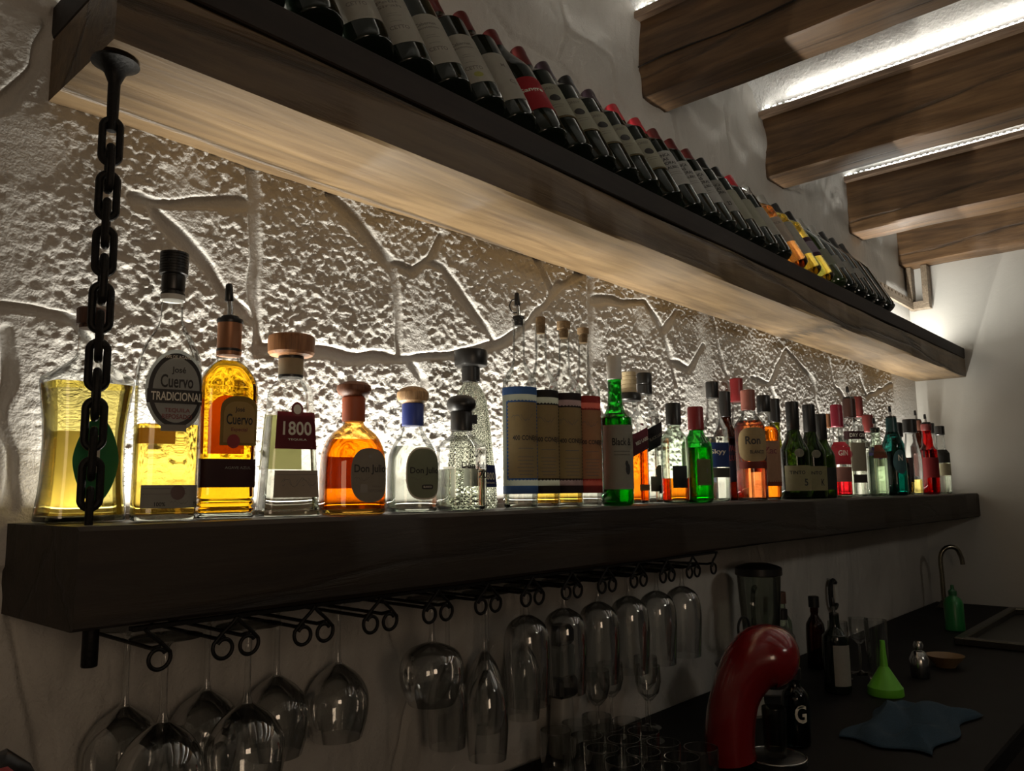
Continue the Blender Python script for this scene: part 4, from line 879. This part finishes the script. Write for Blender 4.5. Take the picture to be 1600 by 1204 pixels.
# ---- hanging glasses
G_STEM = thin_glass('wine_glass_crystal', (.975,.98,.975), (.60,.63,.61), .025, 2.4, .55)
def glass_parts(foot, stem, bowl, two=True):
    return foot, stem, bowl
def make_glass(name, desc, H_st, bowl, foot_r=.037, group='stemware hanging from the iron rack', inner=.0009):
    t = thing(name, desc, 'glass', (0,0,0), group=group)
    MB().lathe([(0, foot_r*.98), (-.0010, foot_r), (-.0025, foot_r*.7), (-.005, foot_r*.28), (-.009, .0052)], 32).build('foot', G_STEM, t)
    MB().lathe([(-.009, .0052), (-.014, .0038), (-H_st*.6, .0034), (-H_st+.008, .0040), (-H_st, .0062)], 16, cap0=False, cap1=False).build('stem', G_STEM, t)
    o = [(z-H_st, r) for z, r in smooth_pts(bowl, 4)]; pi_ = [(z-.0012 if i < 3 else z, max(.0004, r-inner)) for i, (z, r) in enumerate(o)]
    MB().lathe([(o[0][0], .0005)]+o+pi_[::-1]+[(pi_[0][0]-.0005, .0004)], 40, cap0=False, cap1=False).build('bowl', G_STEM, t)
    return t
BOWL_A = [(0,.0062),(-.004,.012),(-.016,.028),(-.034,.040),(-.052,.0435),(-.075,.041),(-.098,.0345)]
BOWL_B = [(0,.0065),(-.003,.018),(-.012,.036),(-.028,.044),(-.048,.045),(-.068,.039),(-.082,.032)]
BOWL_C = [(0,.0060),(-.006,.011),(-.024,.022),(-.048,.029),(-.075,.031),(-.100,.030),(-.125,.0275)]
BOWL_D = [(0,.0068),(-.003,.014),(-.012,.027),(-.028,.0345),(-.055,.037),(-.095,.0355),(-.135,.033)]
SL = lambda k: RKX+PIT*(k+.5)
kinds = {}
def hang(kind, k, y, desc):
    spec = {'A': ('wine_glass', .086, BOWL_A), 'B': ('brandy_glass', .062, BOWL_B), 'C': ('champagne_glass', .112, BOWL_C), 'D': ('water_goblet', .046, BOWL_D)}[kind]
    if kind not in kinds: kinds[kind] = t = make_glass(spec[0], desc, spec[1], spec[2])
    else: t = dup_tree(kinds[kind]); t['label'] = desc
    t.location = (SL(k), y, -ST-.0236)
HG = [('A',0,-.147,'large round wine glass hanging upside down, front one at the left end'), ('A',0,-.052,'large round wine glass hanging behind the leftmost one'),
 ('A',1,-.147,'large round wine glass hanging upside down, front of the second slot'), ('A',1,-.052,'large round wine glass hanging at the wall in the second slot'),
 ('A',2,-.052,'large round wine glass hanging alone in the third slot'), ('A',3,-.052,'large round wine glass hanging alone in the fourth slot'),
 ('B',4,-.140,'dark looking wide brandy glass hanging upside down'), ('C',5,-.155,'slim champagne glass hanging right of the brandy glass, front row'),
 ('C',5,-.070,'slim champagne glass hanging in the back row nearest the brandy glass'), ('C',6,-.056,'slim champagne glass in the back row, second from left'), ('C',7,-.056,'slim champagne glass in the back row, rightmost'),
 ('D',6,-.150,'tall water goblet hanging leftmost of its row'), ('D',7,-.150,'tall water goblet hanging second from left of its row'), ('D',8,-.150,'tall water goblet hanging third from left of its row'),
 ('D',9,-.150,'tall water goblet hanging third from right of its row'), ('D',10,-.150,'tall water goblet hanging second from right of its row'), ('D',11,-.150,'tall water goblet hanging at the right end of the rack')]
for h in HG: hang(*h)
# ================================================================ BACK COUNTER
CZ = -.45
M_count = plain('dark_stone_counter', (.009,.008,.007), .65, var=.4, scale=14, spec=.15)
ct = thing('back_counter', 'dark bar counter running under the shelf along the wall', 'counter', (1.95, -.33, CZ-.02))
MB().box((0, 0, 0), (3.58, .62, .04), bev=.004).build('worktop', M_count, ct); MB().box((0, .01, -.46), (3.54, .56, .88)).build('cabinet', plain('dark_cabinet', (.03,.022,.016), .6), ct, smooth=False)
M_tray = plain('dark_rubber_mat', (.015,.015,.014), .8)
tr = tag(MB().box((1.108, -.235, CZ+.003), (.25, .31, .006), bev=.002).build('bar_mat', M_tray), 'black rubber bar mat under the upturned tumblers', 'mat')
# tumblers
def tumbler_mesh(R0=.036, H=.095, t=.0022):
    return MB().lathe([(0,.0005),(0,R0*.86),(.004,R0*.9),(H*.96,R0),(H,R0-.0006),(H,R0-t),(.010,R0*.86-t),(.009,.0005)], 36, cap0=False, cap1=False)
tb0 = tumbler_mesh(.0268, .076, .0018).build('tumbler', G_STEM)
k = 0
for jr, (x0, y, rn_) in enumerate([(1.075,-.120,'nearest the wall'),(1.085,-.177,'second from the wall'),(1.050,-.234,'in the middle'),(1.020,-.291,'second from the front'),(1.035,-.348,'at the front')]):
    for ic, cn_ in enumerate(('left','centre','right')):
        o = tb0 if k == 0 else tb0.copy()
        if k: COL.objects.link(o)
        o.location = (x0+.0575*ic+rnd.uniform(-.001,.001), y, CZ+.0062); k += 1
        tag(o, f'short clear tumbler on the bar mat, {cn_} one of the row {rn_}', 'glass', 'tumblers on the bar mat')
sg0 = None
for k, (x, y) in enumerate([(1.268,-.065),(1.335,-.050),(1.360,-.120),(1.430,-.070)]):
    d = f'small stemmed sherry glass standing behind the tumblers, {["leftmost","second","third","rightmost"][k]} of four'
    if sg0 is None:
        t = thing('sherry_glass', d, 'glass', group='small stemmed glasses behind the tumblers')
        MB().lathe([(0,.028),(.001,.0285),(.004,.008),(.008,.0035)], 28).build('foot', G_STEM, t); MB().lathe([(.008,.0035),(.07,.003),(.075,.005)], 12, cap0=False, cap1=False).build('stem', G_STEM, t)
        MB().lathe([(.075,.001),(.076,.008),(.09,.020),(.11,.025),(.14,.024),(.14,.0232),(.11,.0242),(.09,.019),(.078,.001)], 28, cap0=False, cap1=False).build('bowl', G_STEM, t); sg0 = t
    else: t = dup_tree(sg0); t['label'] = d
    t.location = (x, y, CZ)
# blender
bl = thing('blender', 'glass jar blender with black lid and side handle standing by the wall', 'blender', (1.875, -.115, CZ))
MB().lathe([(0,.068),(.004,.070),(.05,.062),(.10,.046),(.112,.045)], 32).build('motor_base', plain('grey_appliance', (.10,.10,.10), .4), bl)
MB().lathe([(.112,.036),(.118,.042),(.20,.048),(.272,.052),(.272,.0505),(.20,.0465),(.12,.040),(.116,.001)], 36, cap0=True, cap1=False).build('jar', thin_glass('jar_glass', (.75,.77,.73), (.25,.27,.25), .05, 1.2), bl)
MB().lathe([(.268,.0535),(.270,.056),(.286,.056),(.290,.050),(.296,.030),(.297,.002)], 36).build('lid', C_BLACK, bl)
MB().tube(smooth_pts([(-.047,-.012,.245),(-.070,-.018,.240),(-.082,-.021,.21),(-.080,-.020,.17),(-.066,-.017,.150),(-.042,-.011,.145)], 4), .0055, 10).build('handle', thin_glass('handle_glass', (.7,.72,.68), (.2,.22,.2)), bl)
# red capsule coffee machine
d = Vector((.669, -.743, 0)); sd = Vector((.743, .669, 0))
CS = 1.0
cm = thing('coffee_machine', 'glossy red capsule coffee machine with bulbous head', 'coffee machine', (1.372, -.335, CZ), (0, 0, math.atan2(d.y, d.x)))
M_red = plain('glossy_red_plastic', (.20,.008,.010), .18, coat=.5); M_blk = plain('black_plastic', (.012,.012,.012), .35)
path = smooth_pts([(-.048,0,.010,.044),(-.050,0,.035,.043),(-.044,0,.085,.042),(-.032,0,.125,.042),(-.010,0,.162,.048),(.014,0,.180,.054),(.036,0,.182,.0535),(.056,0,.180,.046),(.070,0,.178,.031),(.077,0,.177,.010)], 3)
m = MB().tube([p[:3] for p in path], [max(.002, p[3]) for p in path], 28); m.v = [(x, y*1.12, z) for x, y, z in m.v]; m.build('body', M_red, cm)
MB().lathe([(.128,.018),(.132,.022),(.150,.024)], 24, c=(.034,0,0)).build('nozzle', M_blk, cm); MB().lathe([(0,.050),(.003,.053),(.010,.053),(.013,.048),(.013,.002)], 36, c=(.030,0,0)).build('drip_tray', M_blk, cm)
MB().tube([(.030+.052*cos(2*pi*i/36), .052*sin(2*pi*i/36), .0125) for i in range(36)], .0018, 8, closed=True).build('tray_ring', C_STEEL, cm)
MB().lathe([(.180,.014),(.181,.018),(.184,.018)], 20, c=(.0,0,0), M=Matrix.Rotation(0, 4, 'X')).build('collar', M_blk, cm)
o = tumbler_mesh(.021, .082, .0016).build('cup', thin_glass('frosted_cup_glass', (.55,.56,.52), (.2,.2,.2), .2)); o.location = tuple(Vector((1.372,-.335,CZ+.0134))+d*.031); tag(o, 'small ribbed glass cup under the nozzle of the red machine', 'glass')
cm.scale = (CS, CS, CS)
# jar with letter
r, b, S = bottle('water_bottle', 'dark glass bottle with a big white letter G right of the red machine', 'bottle', 1.515, -.345, .001, [(0,20),(3,24),(8,25),(80,25),(98,20),(108,12),(128,11)], thin_glass('smoky_glass', (.22,.30,.34), (.04,.06,.07), .03, 1.5), L_TEAL, 50, loc=(1.515,-.345,CZ))
cap(r, S, [(120,12),(121,13),(140,13),(141,11)], C_BLACK); lettering(r, b, INK_W, [('G', -20, 62, 22, 32)], S, 66)
# citrus press
cp = thing('citrus_press', 'grey domed citrus press on a cream pedestal with ring handle', 'juicer', (1.662, -.175, CZ))
MB().lathe([(0,.046),(.006,.048),(.02,.036),(.07,.030),(.095,.034)], 28).build('pedestal', plain('cream_enamel', (.34,.31,.25), .4), cp); MB().lathe([(.095,.062),(.099,.065),(.110,.056),(.135,.034),(.150,.014),(.153,.002)], 32).build('dome', plain('grey_metal_dome', (.12,.11,.12), .4, .6), cp)
MB().tube([(.0+.026*cos(a), 0, .176+.024*sin(a)) for a in [2*pi*i/24 for i in range(24)]], .0028, 8, closed=True).build('ring_handle', M_blk, cp); MB().tube([(.026,0,.172),(.05,-.004,.166),(.066,-.006,.152)], .0022, 6).build('hook_arm', M_blk, cp)
# wall objects
wo = thing('bottle_opener', 'black loop shaped opener with white plate hanging on the wall', 'opener', (2.60, -.020, -.305))
MB().tube(smooth_pts([(.024,0,.032),(.006,0,.040),(-.014,0,.030),(-.018,0,0),(-.014,0,-.036),(.008,0,-.046),(.026,0,-.036)], 4), .0075, 10).build('loop', M_blk, wo); MB().box((.014,-.004,-.001), (.022,.008,.056), bev=.001).build('plate', C_WHITE, wo); MB().tube([(0,.018,.045),(0,0,.043),(0,-.002,.039)], .002, 6).build('hook', C_STEEL, wo)
ds = thing('straw_dispenser', 'dark topped dispenser with white window standing left behind the tumblers', 'dispenser', (1.185, -.046, CZ))
MB().lathe([(0,.022),(.003,.024),(.10,.021),(.104,.020)], 24).build('column', plain('pale_plastic', (.30,.29,.26), .4), ds); MB().box((0,0,.122), (.052,.044,.036), bev=.006).build('collar', M_blk, ds); MB().box((0,0,.168), (.044,.038,.056), bev=.004).build('window', plain('milky_window', (.26,.27,.25), .3), ds); MB().box((-.004,0,.214), (.050,.042,.036), bev=.012).build('head', M_blk, ds)
# bottles and glasses further along the counter
r, b, S = bottle('wine_bottle', 'dark bottle with tall white label and pourer standing on the counter', 'bottle', 1.955, -.262, .001, [(0,24),(3,29),(8,30),(118,30),(134,25),(146,15),(156,12),(178,11)], G_WINE, None, slug=False, loc=(1.955,-.262,CZ)); pourer(r, .178, .010, .04, .1)
label(r, b, paper((.55,.53,.46)), [G('rect', -6, 66, 44, 92, S)], S, 66, th0=-pi/2-.5)
cn = [('clear squat bottle with black stopper beside the blender', 2.02, -.105, G_CLEAR, .150, .030, C_BLACK), ('clear bottle with wooden cap behind the squat ones', 2.13, -.055, G_PALE, .175, .026, W_DARK), ('dark slim bottle with black cap right of the blender', 2.18, -.125, G_BROWN, .165, .024, C_BLACK)]
for dsc, x, y, g, H, rr, cm_ in cn:
    r, b, S = bottle('spirit_bottle', dsc, 'bottle', x, y, .001, [(0,rr*900),(3,rr*980),(8,rr*1000),(H*620,rr*1000),(H*740,rr*800),(H*840,rr*420),(H*900,11),(H*1000,10.5)], g, L_CLEAR if g is not G_BROWN else None, H*400, slug=False, loc=(x, y, CZ)); cap(r, S, [(H*960,12),(H*965,14),(H*1130,14),(H*1140,12)], cm_)
for k, (x, y) in enumerate([(2.10,-.215),(2.19,-.235)]):
    t = dup_tree(sg0); t.location = (x, y, CZ); t['label'] = ['small stemmed glass right of the white labelled bottle', 'small stemmed glass just left of the green funnel'][k]; t['group'] = 'small glasses by the funnel'
o = tumbler_mesh(.027, .150, .002).build('highball_glass', G_STEM); o.location = (2.125, -.300, CZ); tag(o, 'tall straight highball glass behind the green funnel', 'glass')
fn = thing('funnel', 'bright green plastic funnel standing upside down on its wide rim', 'funnel', (2.005, -.352, CZ), group=None)
M_fun = plain('lime_green_plastic', (.16,.55,.04), .35)
MB().lathe([(0,.039),(.002,.040),(.018,.0385),(.019,.037),(.060,.012),(.064,.009)], 36, cap0=False, cap1=False).build('cone', M_fun, fn); MB().lathe([(.063,.0092),(.095,.0070),(.122,.0055),(.122,.0045),(.064,.006)], 20, cap0=False, cap1=False).build('spout', M_fun, fn)
js = thing('cocktail_shaker', 'small shiny steel shaker with round cap on the counter', 'shaker', (2.235, -.365, CZ)); MB().lathe([(0,.020),(.003,.022),(.045,.024),(.062,.016),(.066,.010)], 28).build('cup', C_STEEL, js); MB().lathe([(.066,.008),(.069,.011),(.080,.012),(.088,.009),(.090,.001)], 24).build('cap', C_STEEL, js)
bw = MB().lathe([(0,.001),(0,.024),(.004,.026),(.026,.046),(.030,.048),(.029,.0455),(.008,.023),(.005,.001)], 32, cap0=False, cap1=False).build('bowl', plain('brown_clay_bowl', (.20,.12,.05), .5)); bw.location = (2.41, -.380, CZ); tag(bw, 'shallow brown clay bowl behind the steel shaker', 'bowl')
gb = thing('soap_bottle', 'green dish soap bottle standing by the right wall', 'bottle', (3.02, -.262, CZ)); MB().lathe([(0,.026),(.003,.030),(.09,.030),(.105,.024),(.114,.012),(.118,.011)], 28).build('body', plain('green_soap_plastic', (.02,.20,.05), .3), gb); MB().lathe([(.116,.013),(.13,.013),(.136,.006),(.15,.005)], 18).build('cap', plain('green_soap_cap', (.02,.12,.04), .4), gb)
wp = thing('water_tap', 'bent metal tap on a dark pipe in the wall corner', 'tap', (3.55, -.10, CZ)); MB().tube(smooth_pts([(0,0,0),(0,0,.12),(0,0,.20),(.01,-.02,.235),(.03,-.05,.235),(.04,-.065,.20),(.042,-.068,.17)], 4), .009, 12).build('spout', plain('dull_chrome', (.30,.27,.20), .25, 1.0), wp); MB().lathe([(0,.024),(.004,.026),(.02,.016),(.03,.012)], 24).build('base', plain('tap_base', (.10,.09,.07), .4, .8), wp)
sk = thing('sink', 'dark raised sink basin rim at the right end of the counter', 'sink', (3.15, -.455, CZ)); MB().box((0,-.12,.012), (.80,.03,.024), bev=.004).add(*(lambda q: (q.v, q.f))(MB().box((0,.12,.012), (.80,.03,.024), bev=.004))).add(*(lambda q: (q.v, q.f))(MB().box((-.385,0,.012), (.03,.22,.024), bev=.004))).add(*(lambda q: (q.v, q.f))(MB().box((.385,0,.012), (.03,.22,.024), bev=.004))).build('rim', plain('sink_metal', (.08,.075,.06), .35, .8), sk); MB().box((0,0,.002), (.76,.22,.003)).build('basin', plain('basin_metal', (.05,.05,.045), .4, .8), sk)
# towel
v = []; f = []; NX, NY = 46, 34
for i in range(NX+1):
    for j in range(NY+1):
        u = i/NX; w2 = j/NY; x = 1.60+.34*u+.012*sin(w2*9); y = -.555+.165*w2+.010*sin(u*11)
        e = min(u, 1-u, w2, 1-w2)*2; z = CZ+.003+.030*min(1, e*3)*(.55+.30*sin(u*9+w2*4)+.25*sin(w2*13-u*5))
        v.append((x, y, max(CZ+.002, z)))
for i in range(NX):
    for j in range(NY): a = i*(NY+1)+j; f.append((a, a+NY+1, a+NY+2, a+1))
o = mk('bar_towel', v, f, plain('blue_cloth', (.022,.060,.100), .9, var=.4, scale=500, bump=.0006)); md = o.modifiers.new('s', 'SOLIDIFY'); md.thickness = .002; md.offset = 1; tag(o, 'crumpled blue bar towel lying at the front of the counter', 'towel')
sq = thing('squeeze_bottle', 'red capped bottle with black slanted nozzle peeking into the lower left corner', 'bottle', (0.1890, -.34, CZ))
H = 0.2960
MB().lathe([(0,.018),(.003,.020),(H-.075,.020),(H-.055,.016),(H-.045,.013)], 28).build('body', plain('clear_plastic', (.3,.28,.25), .3), sq); MB().lathe([(H-.047,.013),(H-.045,.0145),(H-.010,.0145),(H-.004,.011)], 28).build('cap', C_RED, sq); MB().tube([(0,0,H-.006),(.004,0,H-.004),(.018,-.004,H-.012),(.024,-.005,H-.017)], [.010,.010,.006,.002], 14).build('nozzle', M_blk, sq)
